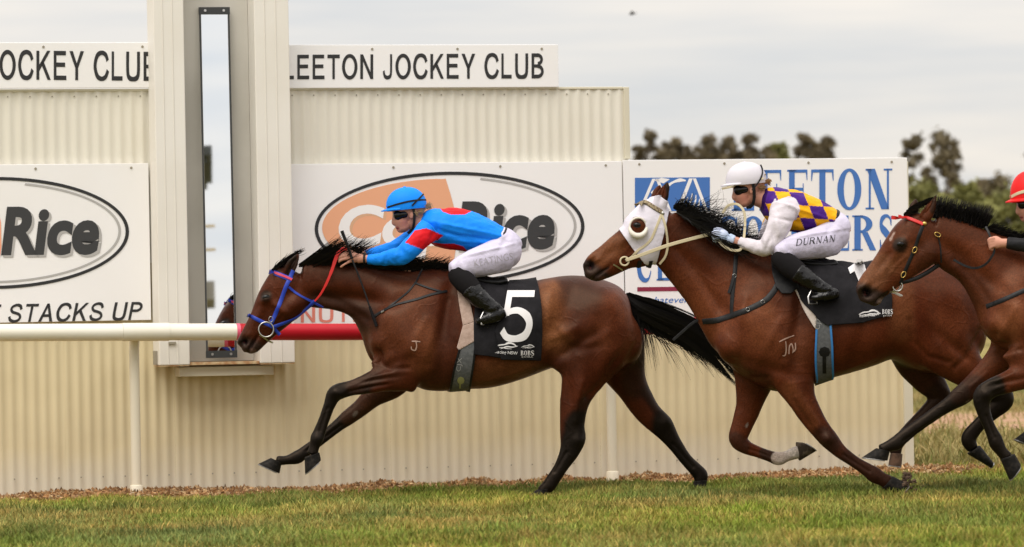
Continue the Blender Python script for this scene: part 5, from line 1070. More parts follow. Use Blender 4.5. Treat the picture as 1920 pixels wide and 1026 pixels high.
# ------------------------------------------------------------------ jockeys
def inpoly(P, poly):
    x, y = P[:,0], P[:,1]; r = np.zeros(len(P), bool); n = len(poly)
    for i in range(n):
        x1, y1 = poly[i]; x2, y2 = poly[(i+1)%n]
        c = ((y1 > y) != (y2 > y)) & (x < (x2-x1)*(y-y1)/((y2-y1) or 1e-9)+x1); r ^= c
    return r
SKIN = np.array((.56,.27,.19))
class Jockey:
    def __init__(s, fr, label, grp='jockeys on the race horses', px=900):
        s.fr = fr; p = fr.pt(px, 480); s.root = empty('person', Vector((p.x, p.y, 1.25)), label, 'person', grp); s.T = Horse(s.root, fr)
    def secs(s, L_, flip=False): return [(s.fr.pt(q[0], q[1], (-q[4] if flip else q[4]) if len(q) > 4 else 0), q[2]*s.fr.s, q[3]) for q in L_]
    def ellp(s, b, px, py, rx, ry, lat, ang=0, w_=0):
        A = math.radians(ang); u_ = s.fr.ex*math.cos(A)-Zv*math.sin(A); v_ = s.fr.ex*math.sin(A)+Zv*math.cos(A); b.ell(s.fr.pt(px, py, w_), u_*(rx*s.fr.s), v_*(ry*s.fr.s), s.fr.ey*lat)
    def finger(s, b, pts, r=2.6): b.tube([s.fr.pt(*p) for p in curve2([(a, c, d*1000) for a, c, d in pts], 3) for p in [(p.x, p.y, p.z/1000)]], [r*s.fr.s*(1-.18*i/(len(pts)*3)) for i in range((len(pts)-1)*3+1)], 8)
    def head(s, b, dx, dy):
        E = lambda px, py, rx, ry, lat, ang=0, w_=0: s.ellp(b, px+dx, py+dy, rx, ry, lat, ang, w_)
        E(765,390,31,29,.074); E(753,408,17,26,.056,-8); E(757,424,14,12,.043,-25); E(752,431,8,6,.024); E(747,412,9,14,.03)
        b.loft(s.secs([(741+dx,404+dy,4,.010),(739.5+dx,412+dy,5,.012),(739+dx,418+dy,5,.015),(743+dx,421+dy,4,.012)]), s.fr.ey, 10)
        E(745,426.5,4,2.2,.020); E(747,430.5,4,2.3,.018)
        for w_ in (-.072, .072): E(772,403,5,8.5,.010,12,w_)
        b.loft(s.secs([(768+dx,412+dy,17,.052),(782+dx,417+dy,17,.053),(800+dx,422+dy,20,.065)]), s.fr.ey, 20)
    def paint_skin(s, me, dx, dy, extra=None):
        co = getco(me); P = project(co)-np.array([dx, dy]); c = np.tile(SKIN, (len(co),1))*(1+.08*wav(co, 3, 30))[:,None]
        lip = (1-sstep(np.hypot((P[:,0]-744.5)/4.5, (P[:,1]-428.3)/4.0), .7, 1.1))[:,None]; c = c*(1-lip)+np.array((.40,.10,.09))*lip
        mo = (1-sstep(np.hypot((P[:,0]-745)/4.5, (P[:,1]-428.4)/.9), .7, 1.2))[:,None]; c = c*(1-mo)+np.array((.08,.02,.02))*mo
        ch = (.5*np.exp(-(((P[:,0]-757)/9)**2+((P[:,1]-418)/9)**2)))[:,None]; c = c*(1-ch)+np.array((.60,.20,.15))*ch
        setcol(me, np.clip(c, 0, 1))
    def helmet(s, dx, dy, m_, peakm=None, bs=1.0):
        fr = s.fr; cx, cy = 762+dx, 385+dy; A = fr.pt(cx-38, cy+4)-fr.pt(cx, cy); B = (fr.pt(cx-3.5, cy-34)-fr.pt(cx, cy))*bs; Ly = fr.ey*.104; c = fr.pt(cx, cy); b = MB(); n = 40; v = []; f = []
        R_ = 16
        for j in range(R_):
            p = math.radians(1 + 103*j/(R_-1))
            for i in range(n):
                a = 2*math.pi*i/n; rr_ = math.sin(p)**.92; v.append(c + B*math.cos(p) + (A*math.cos(a)+Ly*math.sin(a))*rr_)
        for i in range(n):
            a = 2*math.pi*i/n; v.append(c - B*.22 + (A*math.cos(a)+Ly*math.sin(a))*.86)
        for j in range(R_):
            for i in range(n): f.append((j*n+i, j*n+(i+1)%n, (j+1)*n+(i+1)%n, (j+1)*n+i))
        f.append(tuple(range(n-1,-1,-1))); b.add(v, f); o = b.build('helmet', m_, s.root)
        b = MB(); v = []; f = []; K = 20
        for i in range(K+1):
            a = math.radians(-68+136*i/K); e = .27*max(0, math.cos(a*1.25))
            for k_, dz in ((.93,.0),(1.0+e,-.10),(1.0+e,-.15),(.93,-.06)): v.append(c - B*.06 + B*dz + (A*math.cos(a)+Ly*math.sin(a))*k_)
        for i in range(K):
            for k_ in range(4): f.append((i*4+k_, i*4+(k_+1)%4, (i+1)*4+(k_+1)%4, (i+1)*4+k_))
        f += [(0,1,2,3), tuple(K*4+q for q in (3,2,1,0))]; b.add(v, f); b.build('peak', peakm or m_, o)
        b = MB(); b.ell(c + B*1.0, fr.ex*.010, Zv*.006, fr.ey*.010, 10, 6); b.build('button', m_, o)
        s.htree = bvh(o.data); s.hel = o; return o
    def goggles(s, dx, dy):
        b = MB(); E = lambda px, py, rx, ry, lat, ang=0, w_=0: s.ellp(b, px+dx, py+dy, rx, ry, lat, ang, w_)
        for w_ in (-.030, .030): E(748,403.5,11,11,.036,-15,w_); E(757,402,10,7.5,.022,-10,w_*1.75)
        o = link('goggles', remesh(b.mesh('goggles'), .005, 3), M_lens, s.root); return o
    def hair(s, seeds, m_, seed=1):
        """seeds: (px, py, dx, dy, len, n)"""
        r = random.Random(seed); S = []
        for px, py, ddx, ddy, ln, n, w_ in seeds:
            for i in range(n):
                P = []; sx, sy, ww = px+r.gauss(0,2), py+r.gauss(0,2), w_+r.gauss(0,.014); ph = r.uniform(0,6.28); L_ = ln*r.uniform(.6,1.2)
                for q in range(6):
                    t = q/5; P.append(s.fr.pt(sx+ddx*L_*t+1.6*math.sin(ph+t*6)*t, sy+ddy*L_*t+1.6*math.cos(ph+t*5)*t, ww))
                S.append((P, r.uniform(.0018,.0032)))
        return link('hair', strand_mesh(S, 'hair'), m_, s.root)
    def cloth(s, name, parts, m_, voxel=.007, smooth=6, wr=.0022, colf=None, parent=None, wseed=2, folds=(), ells=()):
        b = MB()
        for e in ells: s.ellp(b, *e)
        for q in parts: b.loft(q, s.fr.ey, 32, cap=.35)
        me = remesh(b.mesh(name), voxel, smooth); co = getco(me); no = getno(me); P = project(co); side = np.abs(no@np.array(s.fr.ey))
        d = wr*wav(co*np.array([1,1,1.6]), wseed, 22) + wr*.9*wav(co*np.array([1,1,.5]), wseed+1, 55)
        for px, py, sx, sy, ang, amp in folds:
            A = math.radians(ang); x_, y_ = P[:,0]-px, P[:,1]-py; a = x_*math.cos(A)+y_*math.sin(A); c_ = -x_*math.sin(A)+y_*math.cos(A); d = d + 2.6*amp*np.exp(-.5*((a/sx)**2+(c_/sy)**2))*side
        setco(me, co+no*d[:,None])
        if colf is not None: setcol(me, colf(getco(me)))
        return link(name, me, m_, parent or s.root)
    def stirrup(s, px, py, w_, top):
        b = MB(); fr = s.fr; P = [fr.pt(px-9, py+3, w_-.03), fr.pt(px-11, py-10, w_-.03), fr.pt(px-4, py-24, w_), fr.pt(px+4, py-10, w_+.03), fr.pt(px+6, py+3, w_+.03), fr.pt(px-9, py+3, w_-.03)]
        b.tube(P, .006, 8, False); o = b.build('stirrup', M_steel, s.root)
        b = MB(); b.tube([fr.pt(px-4, py-24, w_), fr.pt(top[0], top[1], top[2])], .009, 8); b.build('stirrup_leather', M_black, o)

# ---- rider in blue and red
J1 = Jockey(F1, 'crouched rider in blue and red silks and blue helmet on horse 5', px=880)
armN = [(806,430,23,.062,-.165),(783,452,20,.058,-.20),(757,477,19,.055,-.205),(735,482,15.5,.048,-.17),(710,486,12,.040,-.125),(690,486,9.5,.033,-.095)]
armF = [(806,430,23,.062,.165),(775,446,19,.056,.20),(745,466,17,.052,.20),(720,472,14,.046,.16),(700,476,11,.038,.11),(686,480,9,.032,.08)]
tor1 = [(794,404,13,.060),(803,411,24,.125),(828,426,38,.165),(868,432,39,.162),(905,440,33,.15),(938,449,24,.138)]
b = MB(); J1.head(b, 0, 0)
b.loft(J1.secs([(q[0], q[1], q[2]*.8, q[3]*.85) for q in tor1] + [(958,470,24,.13)]), F1.ey, 24)
for A_ in (armN, armF): b.loft([(c, r*.62, l*.62) for c, r, l in J1.secs(A_)], F1.ey, 16)
b.loft(J1.secs([(700,486,8,.024,-.11),(684,485.5,7.5,.022,-.09),(672,484.5,9.5,.020,-.08)]), F1.ey, 16); b.loft(J1.secs([(696,478,8,.022,.10),(682,479,7.5,.022,.075),(672,479,9,.020,.066)]), F1.ey, 16)
J1.ellp(b, 664, 483.5, 12, 9.5, .018, 0, -.078); J1.ellp(b, 664, 479, 12, 9, .018, 0, .064)
for pts in ([(657,476,-.080),(648,474.5,-.088),(640,478,-.086),(637,482,-.078)], [(655,480,-.084),(645,480,-.094),(637,483,-.092),(634,487,-.082)], [(656,485,-.086),(646,486,-.096),(638,489,-.094),(635,492,-.084)], [(659,490,-.084),(651,493,-.092),(643,498,-.092),(638,501.5,-.086)], [(668,477,-.07),(659,471.5,-.062),(651,469.5,-.058),(646,470,-.058)]): J1.finger(b, pts, 2.7)
for pts in ([(657,473,.066),(648,471,.072),(640,474,.070)], [(655,477,.070),(645,477,.076),(637,480,.074)], [(656,481,.072),(646,482,.078),(638,485,.076)], [(658,485,.070),(650,487,.076),(642,489,.074)], [(666,474,.056),(656,470,.050),(648,470,.048)]): J1.finger(b, pts, 2.7)
for sg in (-1, 1):
    b.loft(J1.secs([(955,473,24,.06,-.08*-sg*-1),(862,506,8,.03,.225*sg),(890,548,9,.03,.285*sg),(922,578,8,.026,.305*sg)]), F1.ey, 16)
me = remesh(b.mesh('body'), .0052, 3); J1.paint_skin(me, 0, 0); link('body', me, M_skin, J1.root)
BLU = np.array((.006,.24,.92)); RED = np.array((.66,.008,.016))
def silk1(co):
    P = project(co); c = np.tile(BLU, (len(co),1)); w_ = (co-np.array(F1.C))@np.array(F1.ey)
    arm = np.minimum(seg_dist(P, (806,430), (757,477)), seg_dist(P, (757,477), (690,486))); sdir = (P-np.array((803,438)))@np.array((-.70,.714))
    isarm = (np.abs(w_) > .115) & (arm < 27) & (P[:,0] < 832)
    red = (np.abs(w_) > .10) & inpoly(P, [(760,455),(778,432),(800,428),(831,442),(810,459),(793,468)])
    red |= inpoly(P, [(817,380),(885,385),(884,396),(872,402.5),(846,402.5),(830,397)])
    red |= (~(isarm & (np.abs(w_) > .14))) & inpoly(P, [(806,455),(832,457),(852,457.5),(868,462),(884,480),(800,490)]) 
    c[red] = RED; return c
J1.cloth('silks', [J1.secs(tor1), J1.secs(armN), J1.secs(armF)], M_silk, .0058, 4, .0034, silk1, folds=[(880,430,50,2.5,12,.004),(890,446,45,2.5,8,-.004),(900,455,40,2.5,4,.004),(850,440,40,3,20,-.003),(812,445,4,16,20,-.006),(752,470,4,10,-30,-.004),(742,486,5,10,10,.003),(722,486,3,10,10,-.003)])
th1 = [(944,476,34,.088,-.085),(918,485,31,.085,-.15),(882,496,25.5,.072,-.205),(858,503,18.5,.060,-.232),(846,507,13,.05,-.238)]
br1 = J1.cloth('breeches', [J1.secs([(930,445,23,.138),(940,452,28,.155),(949,462,31,.165),(952,470,28,.16)]), J1.secs(th1), J1.secs(th1, True)], M_breech, .0065, 8, .0016, ells=[(946,471,33,34,.10,-25,-.075),(946,471,33,34,.10,-25,.075)], folds=[(905,472,40,2,-14,.004),(945,455,4,16,30,-.004),(860,500,3,10,-20,-.004),(870,504,3,10,-20,.003)])
t_b = bvh(br1.data); J1.T.dtext('print', 'KEATINGS', 890, 500, 962, 486.5, 13, mat('grey thread', (.40,.38,.41), .8), br1, t_b, -.018, 0, .002, 1.05)
J1.cloth('waistband', [J1.secs([(934,446,24.6,.143),(937,448,24.8,.144),(940,450,24.8,.144)])], M_black, .007, 3, .0005)
def boots(J, up, low, foot, stir):
    for fl in (False, True):
        o = J.cloth('boot', [J.secs(low, fl), J.secs(foot, fl)], M_boot, .006, 4, .0018, wseed=7); J.cloth('boot_top', [J.secs(up, fl)], M_stocking, .006, 4, .0008, parent=o)
    J.stirrup(*stir[:2], stir[2], stir[3]); J.stirrup(*stir[:2], -stir[2], (stir[3][0], stir[3][1], -stir[3][2]))
boots(J1, [(850,507,13,.05,-.238),(858,516,19,.057,-.25),(873,530,21,.057,-.268),(888,545,18.5,.052,-.282)], [(880,540,19.5,.053,-.28),(899,559,18.5,.052,-.295),(917,574,15.5,.045,-.305),(931,583,14.5,.043,-.31)],
      [(944,583,11,.036,-.31),(932,590,14,.042,-.312),(915,597,12.5,.043,-.312),(901,601,9.5,.04,-.312),(893,603,6.5,.03,-.312)], (912, 606, -.312, (885,540,-.24)))
J1.helmet(0, 0, M_helmb); J1.goggles(0, 0)
J1.T.strap('helmet_band', [(727,389),(745,383),(765,378),(785,375),(798,375)], 3.4, M_black, J1.hel, tree=J1.htree); J1.T.strap('helmet_band', [(772,386),(780,378),(788,370),(793,365)], 3.2, M_black, J1.hel, tree=J1.htree, lift=.005)
free_ribbon('chin_strap', F1, [(775,392,-.078),(777,405,-.080),(776,420,-.072),(773,431,-.058),(766,437,-.04)], 5, M_black, J1.root)
J1.hair([(778,398,.5,.5,12,40,-.066),(785,398,.6,-.2,16,40,-.05),(797,388,.6,-.3,14,60,-.02),(803,384,.3,.7,10,60,0),(782,394,.8,-.3,20,40,.02)], M_blond, 3)
b = MB(); b.tube([F1.pt(683.5+2*math.cos(a)*.6, 485.5+9.3*math.sin(a), -.092+.030*math.cos(a)) for a in [2*math.pi*i/20 for i in range(21)]], .0065, 8, False); b.build('wrist_watch', M_black, J1.root)
crop = empty('riding_crop', F1.pt(674,520,-.13), 'thin black riding crop hanging from the blue rider\'s hand', 'riding crop')
b = MB(); pts = [(641,433,-.112),(656,473,-.104),(660,486,-.108)]; b.tube([F1.pt(*p) for p in pts], [.0115,.0095,.0085], 10); b.build('handle', M_black, crop)
b = MB(); b.tube([F1.pt(660.5,487.5,-.108), F1.pt(672,516,-.125), F1.pt(684,548,-.145), F1.pt(694,578,-.165)], [.0065,.006,.0055,.005], 8); b.build('shaft', M_black, crop)
b = MB(); b.tube([F1.pt(693,575,-.165), F1.pt(700,595,-.178), F1.pt(706,612,-.186)], [.008,.0105,.010], 8); b.build('flap', M_stocking, crop)

# ---- rider in purple and yellow checks
J2 = Jockey(F2, 'crouched rider in purple and yellow checks with white helmet on horse 1', px=1500)
DX2, DY2 = 638, -47
arm2N = [(1470,388,26,.064,-.165),(1462,420,23,.060,-.21),(1445,452,19,.055,-.225),(1434,465,16,.050,-.215),(1412,462,13.5,.044,-.18),(1386,454,10,.034,-.135)]
arm2F = [(1470,388,26,.064,.165),(1455,415,22,.058,.21),(1438,446,18,.053,.21),(1425,456,15,.048,.20),(1404,454,12,.042,.16),(1382,448,9.5,.034,.11)]
tor2 = [(1432,362,14,.062),(1443,372,26,.125),(1464,388,37,.165),(1495,398,39,.162),(1530,405,31,.15),(1562,414,22,.138)]
b = MB(); J2.head(b, DX2, DY2)
b.loft(J2.secs([(q[0], q[1], q[2]*.8, q[3]*.85) for q in tor2] + [(1575,440,22,.12)]), F2.ey, 24)
for A_ in (arm2N, arm2F): b.loft([(c, r*.62, l*.62) for c, r, l in J2.secs(A_)], F2.ey, 16)
b.loft(J2.secs([(1394,457,8,.025,-.145),(1380,452,8,.024,-.13),(1366,448,8.5,.022,-.122)]), F2.ey, 16); b.loft(J2.secs([(1390,450,8,.025,.12),(1376,446,8,.024,.10),(1364,443,8.5,.022,.092)]), F2.ey, 16)
J2.ellp(b, 1354, 439, 11, 9, .018, 20, .085)
for i in range(4): J2.finger(b, [(1347,432+4*i,.088),(1339,433+4*i,.094),(1337,437+4*i,.085),(1342,440+4*i,.075)], 2.7)
J2.finger(b, [(1358,432,.07),(1349,428,.06),(1341,429,.055)], 2.8)
for sg in (-1, 1): b.loft(J2.secs([(1570,446,24,.06,.08*sg),(1470,475,8,.03,.225*sg),(1510,519,9,.03,.285*sg),(1548,545,7,.026,.305*sg)]), F2.ey, 16)
me = remesh(b.mesh('body'), .0052, 3); J2.paint_skin(me, DX2, DY2); link('body', me, M_skin, J2.root)
b = MB(); b.loft(J2.secs([(1376,451,9.5,.030,-.128),(1366,447,10,.028,-.122)]), F2.ey, 16); J2.ellp(b, 1353, 442, 14, 10.5, .024, -22, -.118)
for i in range(4): J2.finger(b, [(1349+i*1.2,433+4.2*i,-.128),(1340+i,434+4.2*i,-.136),(1335+i,438+4.2*i,-.126),(1340+i,441+4.2*i,-.112)], 3.1)
J2.finger(b, [(1362,436,-.10),(1352,430,-.092),(1343,429,-.088),(1337,432,-.088)], 3.2)
link('glove', remesh(b.mesh('glove'), .005, 3), M_glove, J2.root)
PUR = np.array((.055,.010,.19)); YEL = np.array((.82,.40,.006)); WHT = np.array((.66,.615,.67))
def silk2(co):
    P = project(co); w_ = (co-np.array(F2.C))@np.array(F2.ey); d = P-np.array((1498,373)); a_, b_ = np.array((27.,1.5)), np.array((9.5,23.)); M2 = np.linalg.inv(np.stack([a_, b_], 1)); ij = d@M2.T
    k = (np.round(ij[:,0])+np.round(ij[:,1]*.95)).astype(int) % 2 == 0; c = np.where(k[:,None], PUR, YEL)
    c = np.where((seg_dist(P, (1432,358), (1424,390)) < 8)[:,None], PUR*.45, c)
    arm = np.minimum(np.minimum(seg_dist(P, (1472,392), (1445,452)), seg_dist(P, (1445,452), (1434,465))), seg_dist(P, (1434,465), (1384,454)))
    isarm = ((np.abs(w_) > .135) & (arm < 27) & (((P-np.array((1470,388)))@np.array((.35,.94)) > -16) | (P[:,0] < 1455))) | ((P[:,0] < 1432) & (P[:,1] > 425)) | (P[:,1] > 442) & (P[:,0] < 1462)
    c = np.where(isarm[:,None], WHT, c); return c
J2.cloth('silks', [J2.secs(tor2), J2.secs(arm2N), J2.secs(arm2F)], M_silk, .0058, 4, .0034, silk2, folds=[(1520,400,45,2.5,20,.004),(1505,418,40,2.5,10,-.004),(1450,440,3,14,-10,-.005),(1458,425,3,14,-10,.004),(1440,458,3,10,20,-.004),(1420,463,3,10,10,.003)])
th2 = [(1559,447,33,.088,-.085),(1533,456,29.5,.085,-.15),(1494,463,25,.072,-.205),(1467,470,19,.060,-.232),(1455,475,14,.05,-.238)]
br2 = J2.cloth('breeches', [J2.secs([(1553,410,21,.138),(1560,418,27,.155),(1566,428,29,.165),(1568,436,27,.16)]), J2.secs(th2), J2.secs(th2, True)], M_breech, .0065, 8, .0016, ells=[(1561,439,33,33,.10,-25,-.075),(1561,439,33,33,.10,-25,.075)], folds=[(1520,440,40,2,-10,.004),(1558,425,4,14,30,-.004),(1480,466,3,10,-20,-.004),(1470,470,3,10,-20,.003)])
t_b = bvh(br2.data); v, f = serif_word('DURNAN', even(0,1,6,.12), 0, 1, T=.16, t=.07, s=.05)
v = [(1494+73*a-b_*2, 461-8*a+(b_-1)*12.5) for a, b_ in v]; J2.T.decal('print', v, f, M_ink, br2, t_b, .002, 2)
J2.cloth('waistband', [J2.secs([(1557,411,22.4,.143),(1559.5,412.5,22.4,.144),(1562,414,22.4,.144)])], M_black, .007, 3, .0005)
boots(J2, [(1457,476,13,.05,-.238),(1464,485,19,.057,-.25),(1482,500,21,.057,-.268),(1502,515,18.5,.05,-.282)], [(1494,510,19.5,.052,-.28),(1518,526,16.5,.048,-.295),(1538,539,13.5,.042,-.305),(1555,547,12,.04,-.31)],
      [(1571,550,9,.034,-.31),(1560,552,12,.04,-.312),(1543,556,9.5,.041,-.312),(1530,558,7.5,.038,-.312),(1520,558,5.5,.03,-.312)], (1526, 567, -.312, (1500,510,-.24)))
J2.helmet(DX2-1, DY2, M_helmw); J2.goggles(DX2, DY2)
J2.T.strap('helmet_band', [(1363,352),(1385,348),(1405,343),(1425,335),(1436,327)], 4, M_cream, J2.hel, tree=J2.htree); J2.T.strap('helmet_band', [(1410,357),(1420,345),(1428,330),(1430,316),(1426,309)], 3.2, M_black, J2.hel, tree=J2.htree, lift=.005)
free_ribbon('chin_strap', F2, [(1412,345,-.084),(1414,358,-.082),(1414,372,-.075),(1411,384,-.06),(1404,390,-.04)], 6, M_black, J2.root)
J2.hair([(1425,352,.7,-.2,14,50,-.05),(1435,342,.6,-.3,12,60,-.02),(1441,338,.2,.8,10,60,0),(1420,352,.8,-.2,18,40,.02)], mat('brown blond hair', (.30,.17,.075), .5), 5)

# ---- rider cut by the right edge
J3 = Jockey(F3, 'rider in black sleeves and red helmet cut off by the right edge', px=2040)
DX3, DY3 = 1170, -20
arm3N = [(1980,410,25,.064,-.165),(1985,435,22,.060,-.20),(1975,460,18,.055,-.215),(1950,462,15,.050,-.19),(1915,459,13,.042,-.165),(1888,456,10.5,.034,-.15)]
arm3F = [(q[0], q[1], q[2], q[3], -q[4]*.9) for q in arm3N]
tor3 = off(tor1, DX3+8, DY3)
b = MB(); J3.head(b, DX3, DY3); b.loft(J3.secs([(q[0], q[1], q[2]*.8, q[3]*.85) for q in tor3] + [(958+DX3,470+DY3,24,.13)]), F3.ey, 24)
for A_ in (arm3N, arm3F): b.loft([(c, r*.62, l*.62) for c, r, l in J3.secs(A_)], F3.ey, 16)
b.loft(J3.secs([(1896,456,8.5,.025,-.155),(1882,456,8.5,.024,-.148),(1874,456,9,.022,-.145)]), F3.ey, 16); J3.ellp(b, 1869, 456, 11, 10.5, .023, 0, -.144)
for i in range(4): J3.finger(b, [(1864+i*.4,447+4.8*i,-.155),(1856+i,447.5+5*i,-.162),(1853+i*1.2,452+5*i,-.152),(1859+i,455+4.6*i,-.138)], 3.0)
J3.finger(b, [(1876,449,-.13),(1868,445,-.124),(1860,446,-.12)], 3.0)
J3.ellp(b, 1869, 454, 11, 10, .023, 0, .13)
for i in range(4): J3.finger(b, [(1864,446+4.6*i,.138),(1856,447+4.8*i,.144),(1854,452+4.6*i,.134)], 2.9)
for sg in (-1, 1): b.loft(J3.secs([(955+DX3,473+DY3,24,.06,.08*sg),(862+DX3,506+DY3,8,.03,.225*sg),(890+DX3,548+DY3,9,.03,.285*sg),(922+DX3,578+DY3,8,.026,.305*sg)]), F3.ey, 16)
me = remesh(b.mesh('body'), .0052, 3); J3.paint_skin(me, DX3, DY3); link('body', me, M_skin, J3.root)
J3.cloth('silks', [J3.secs(tor3), J3.secs(arm3N), J3.secs(arm3F)], M_silk, .0065, 5, .002, lambda co: np.tile(np.array((.014,.014,.016)), (len(co),1)))
th3 = off(th1, DX3, DY3); J3.cloth('breeches', [J3.secs([(932+DX3,446+DY3,23,.138),(948+DX3,460+DY3,32,.165),(962+DX3,472+DY3,26,.15)]), J3.secs(th3), J3.secs(th3, True)], M_breech, .008, 6, .0013)
boots(J3, off([(850,507,13,.05,-.238),(858,516,19,.057,-.25),(873,530,21,.057,-.268),(888,545,18.5,.052,-.282)], DX3, DY3), off([(880,540,19.5,.053,-.28),(899,559,18.5,.052,-.295),(917,574,15.5,.045,-.305),(931,583,14.5,.043,-.31)], DX3, DY3),
      off([(944,583,11,.036,-.31),(932,590,14,.042,-.312),(915,597,12.5,.043,-.312),(901,601,9.5,.04,-.312),(893,603,6.5,.03,-.312)], DX3, DY3), (912+DX3, 606+DY3, -.312, (885+DX3,540+DY3,-.24)))
J3.helmet(DX3+1, DY3+1, M_helmr, bs=1.36); J3.goggles(DX3, DY3-1); J3.T.strap('helmet_band', [(727+DX3,391+DY3-2),(740+DX3,384+DY3-2),(760+DX3,379+DY3-2)], 6, M_cream, J3.hel, tree=J3.htree)

# ------------------------------------------------------------------ thrown turf at the landing hoof
r = random.Random(4); b = MB(); p0 = F2.pt(1690, 922, -.155)
for i in range(90):
    t = abs(r.gauss(0, .5)); c = Vector((p0.x + .02+.16*t*r.uniform(-.3,1), p0.y + r.gauss(0,.05), max(.006, p0.z*.0 + r.uniform(0, .16)**1.0*(1-min(t,1)*.5)))); q = r.uniform(.003,.011)*(1.3-min(t,1))
    b.ell(c, Vector((q*1.5,0,0)), Vector((0,0,q)), Vector((0,q,0)), 6, 4)
mud = b.build('mud_spray', mat('mud', (.075,.045,.028), .95, noise=(60,(.12,.075,.045),.4,.6))); tag(mud, 'dark mud thrown up at the second horse\'s landing hoof', 'mud', kind='stuff')

# ------------------------------------------------------------------ trees beyond the field
M_bark = mat('bark', (.16,.12,.09), .9, noise=(2,(.26,.22,.18),.4,.7))
def leafmat(name, c): return mat(name, c, .75, spec=.2, attr='Col')
M_leaf = leafmat('leaf', (.06,.065,.03))
def wpos(px, py, Y):
    rr_ = ray(px, py); return CAM + rr_*((Y-CAM.y)/rr_.y)
def tree(name, label, px, ptop, wpx, Y, col, clumps, n_leaf, lsz, seed, pbot=None, trunk=True, grp=None, flat=.7, leaders=0):
    r = np.random.default_rng(seed); top = wpos(px, ptop, Y); base = Vector((top.x, Y, 0)); sc_ = (Y-CAM.y)/FP; zb_ = wpos(px, pbot, Y).z if pbot else top.z*.45
    root = empty(name, base, label, 'tree', grp); hw_ = wpx*sc_/2; cl = []
    Ld = [(r.uniform(-.8, .8), r.uniform(-.5, .5), 1.0 if q == 0 else r.uniform(.62, .97)) for q in range(leaders)]
    for i in range(clumps):
        t = r.uniform(0, 1)
        if leaders:
            lx, ly, lh = Ld[i % leaders]; t = 1-(1-t)**1.0; sp_ = hw_*.30*(1.1-.75*t)
            cl.append((np.array([base.x+(lx*hw_ if i % leaders else 0)*(.6+.4*t)+r.normal(0, sp_), Y+ly*hw_+r.normal(0, sp_), zb_+(top.z*1.0-zb_)*lh*t]), hw_*r.uniform(.10, .24)*(1.2-.55*t))); continue
        t = t; z = zb_ + (top.z-zb_)*t; wr = hw_*(1-.95*max(0,t-.35)**1.2*1.2); a = r.uniform(0, 6.28); rad = wr*math.sqrt(r.uniform(0, 1))*.85
        cl.append((np.array([base.x+math.cos(a)*rad, Y+math.sin(a)*rad, z]), hw_*r.uniform(.10, .34)*(1.15-.5*t)))
    cl.append((np.array([base.x, Y, top.z-hw_*.2]), hw_*.22))
    V = []; cols = []; per = n_leaf//len(cl)
    for c, q in cl:
        d = r.normal(size=(per,3)); d /= np.linalg.norm(d, axis=1)[:,None]; p = c + r.normal(size=(per,3))*(q*.55)*np.array([1,1,flat])
        u_ = r.normal(size=(per,3)); u_ /= np.linalg.norm(u_, axis=1)[:,None]; w_ = np.cross(u_, r.normal(size=(per,3))); w_ /= np.linalg.norm(w_, axis=1)[:,None]; s_ = lsz*r.uniform(.5,1.3,(per,1))
        V.append(np.stack([p-u_*s_, p+w_*s_*.35, p+u_*s_, p-w_*s_*.35], 1).reshape(-1,3)); k = r.uniform(.7,1.3,(per,1))*r.uniform(.75,1.2); cols.append(np.repeat(np.array(col)*k, 4, 0))
    V = np.concatenate(V); n = len(V)//4; me = bpy.data.meshes.new('crown'); me.vertices.add(len(V)); me.vertices.foreach_set('co', V.ravel()); me.loops.add(n*4); me.loops.foreach_set('vertex_index', np.arange(n*4, dtype=np.int32)); me.polygons.add(n); me.polygons.foreach_set('loop_start', (np.arange(n)*4).astype(np.int32)); me.update(calc_edges=True)
    setcol(me, np.concatenate(cols)); link('crown', me, M_leaf, root)
    b = MB(); tr_ = max(.12, hw_*.06); bend = r.normal(0, hw_*.08, 2); mid = base + Vector((bend[0], bend[1], zb_*.7)); fork = base + Vector((bend[0]*1.5, 0, zb_+(top.z-zb_)*.35))
    b.tube([base-Zv*.3, mid, fork], [tr_*1.4, tr_, tr_*.7], 8)
    for c, q in cl[:20]: b.tube([mid.lerp(fork, float(r.uniform(.2,1))), mid.lerp(Vector(c), .6)+Vector((0,0,.1)), Vector(c)], [tr_*.4, tr_*.25, tr_*.12], 5)
    b.build('trunk', M_bark, root); return root
OL = (.15,.122,.075); OL2 = (.165,.138,.085); GR = (.18,.18,.060); GR2 = (.22,.22,.075)
row = [(1222,246,84,'leftmost gum tree above the club board'),(1268,258,80,'small gum tree second from left above the club board'),(1332,252,100,'wide gum tree with a thin top above the club board'),(1402,254,92,'rounded gum tree left of the white helmet above the board'),(1452,268,80,'low greenish gum tree right of the white helmet'),(1512,254,100,'broad dense gum tree above the club board'),(1556,262,62,'narrow gum tree at the right end of the row above the board')]
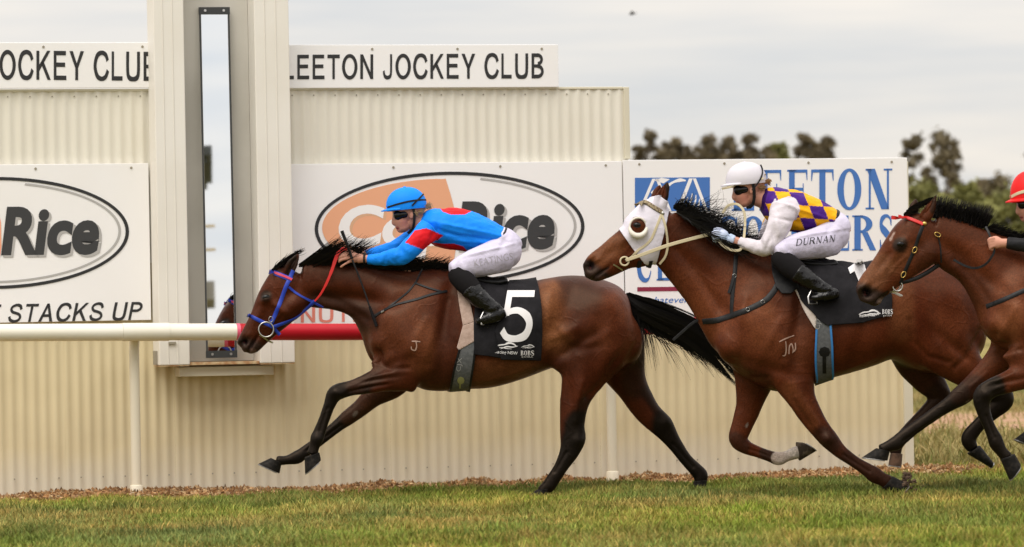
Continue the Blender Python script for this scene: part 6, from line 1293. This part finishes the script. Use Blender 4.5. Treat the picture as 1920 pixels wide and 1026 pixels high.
for i, (x, y, w_, lb) in enumerate(row): tree('gum_tree', lb, x, y, w_, 165+7*(i%3), OL if i != 4 else GR, 56, 8000, .15, 40+i, 345, grp='gum trees along the far side of the field', leaders=6)
tree('gum_tree', 'tall open-crowned gum tree right of the club board', 1765, 246, 132, 150, OL2, 60, 10000, .14, 60, 430, grp='gum trees along the far side of the field', leaders=7)
tree('gum_tree', 'gum tree just showing at the right edge above the red helmet', 1930, 286, 50, 160, OL, 12, 1400, .18, 61, 420, grp='gum trees along the far side of the field')
for i, (x, y, w_, Y, c, lb) in enumerate([(1728,350,90,118,GR,'rounded green bush directly right of the club board'),(1800,352,100,112,GR2,'large pale green bush behind the third horse\'s mane'),(1868,338,70,140,OL2,'brown-green bushy tree behind the third horse\'s neck'),(1900,362,90,110,GR,'green bush left of the red helmet'),(1690,380,70,105,GR2,'green bush behind the club board edge'),(1960,350,90,120,GR,'green bush at the right edge behind the red helmet'),(1835,345,60,150,OL,'dull olive tree between the green bushes')]):
    tree('bushy_tree', lb, x, y, w_*1.9, Y, c, 90, 9000, .13, 80+i, 540, grp='bushy trees behind the third horse', flat=.8)
# ------------------------------------------------------------------ bird
bc = wpos(1185, 26, 55); bird = empty('bird', bc, 'tiny dark bird flying high in the grey sky', 'bird'); b = MB(); b.ell(Vector(bc), Vector((.055,0,.008)), Vector((-.004,0,.024)), Vector((0,.026,0)), 10, 6); M_bird = mat('bird', (.03,.028,.028), .8)
b.tube([bc+Vector((.05,0,.006)), bc+Vector((.085,0,.012))], [.012,.016], 6); b.build('body', M_bird, bird)
for s_ in (-1, 1):
    v = [bc+Vector((-.03,.01*s_,.012)), bc+Vector((.03,.01*s_,.012)), bc+Vector((.02,.10*s_,.045)), bc+Vector((.0,.16*s_,.03)), bc+Vector((-.02,.10*s_,.05))]; v2 = [p+Vector((0,0,.005)) for p in v]
    link('wing', mesh('wing', v+v2, [(0,1,2,3,4),(9,8,7,6,5)]+[(i,(i+1)%5,5+(i+1)%5,5+i) for i in range(5)], False), M_bird, bird)
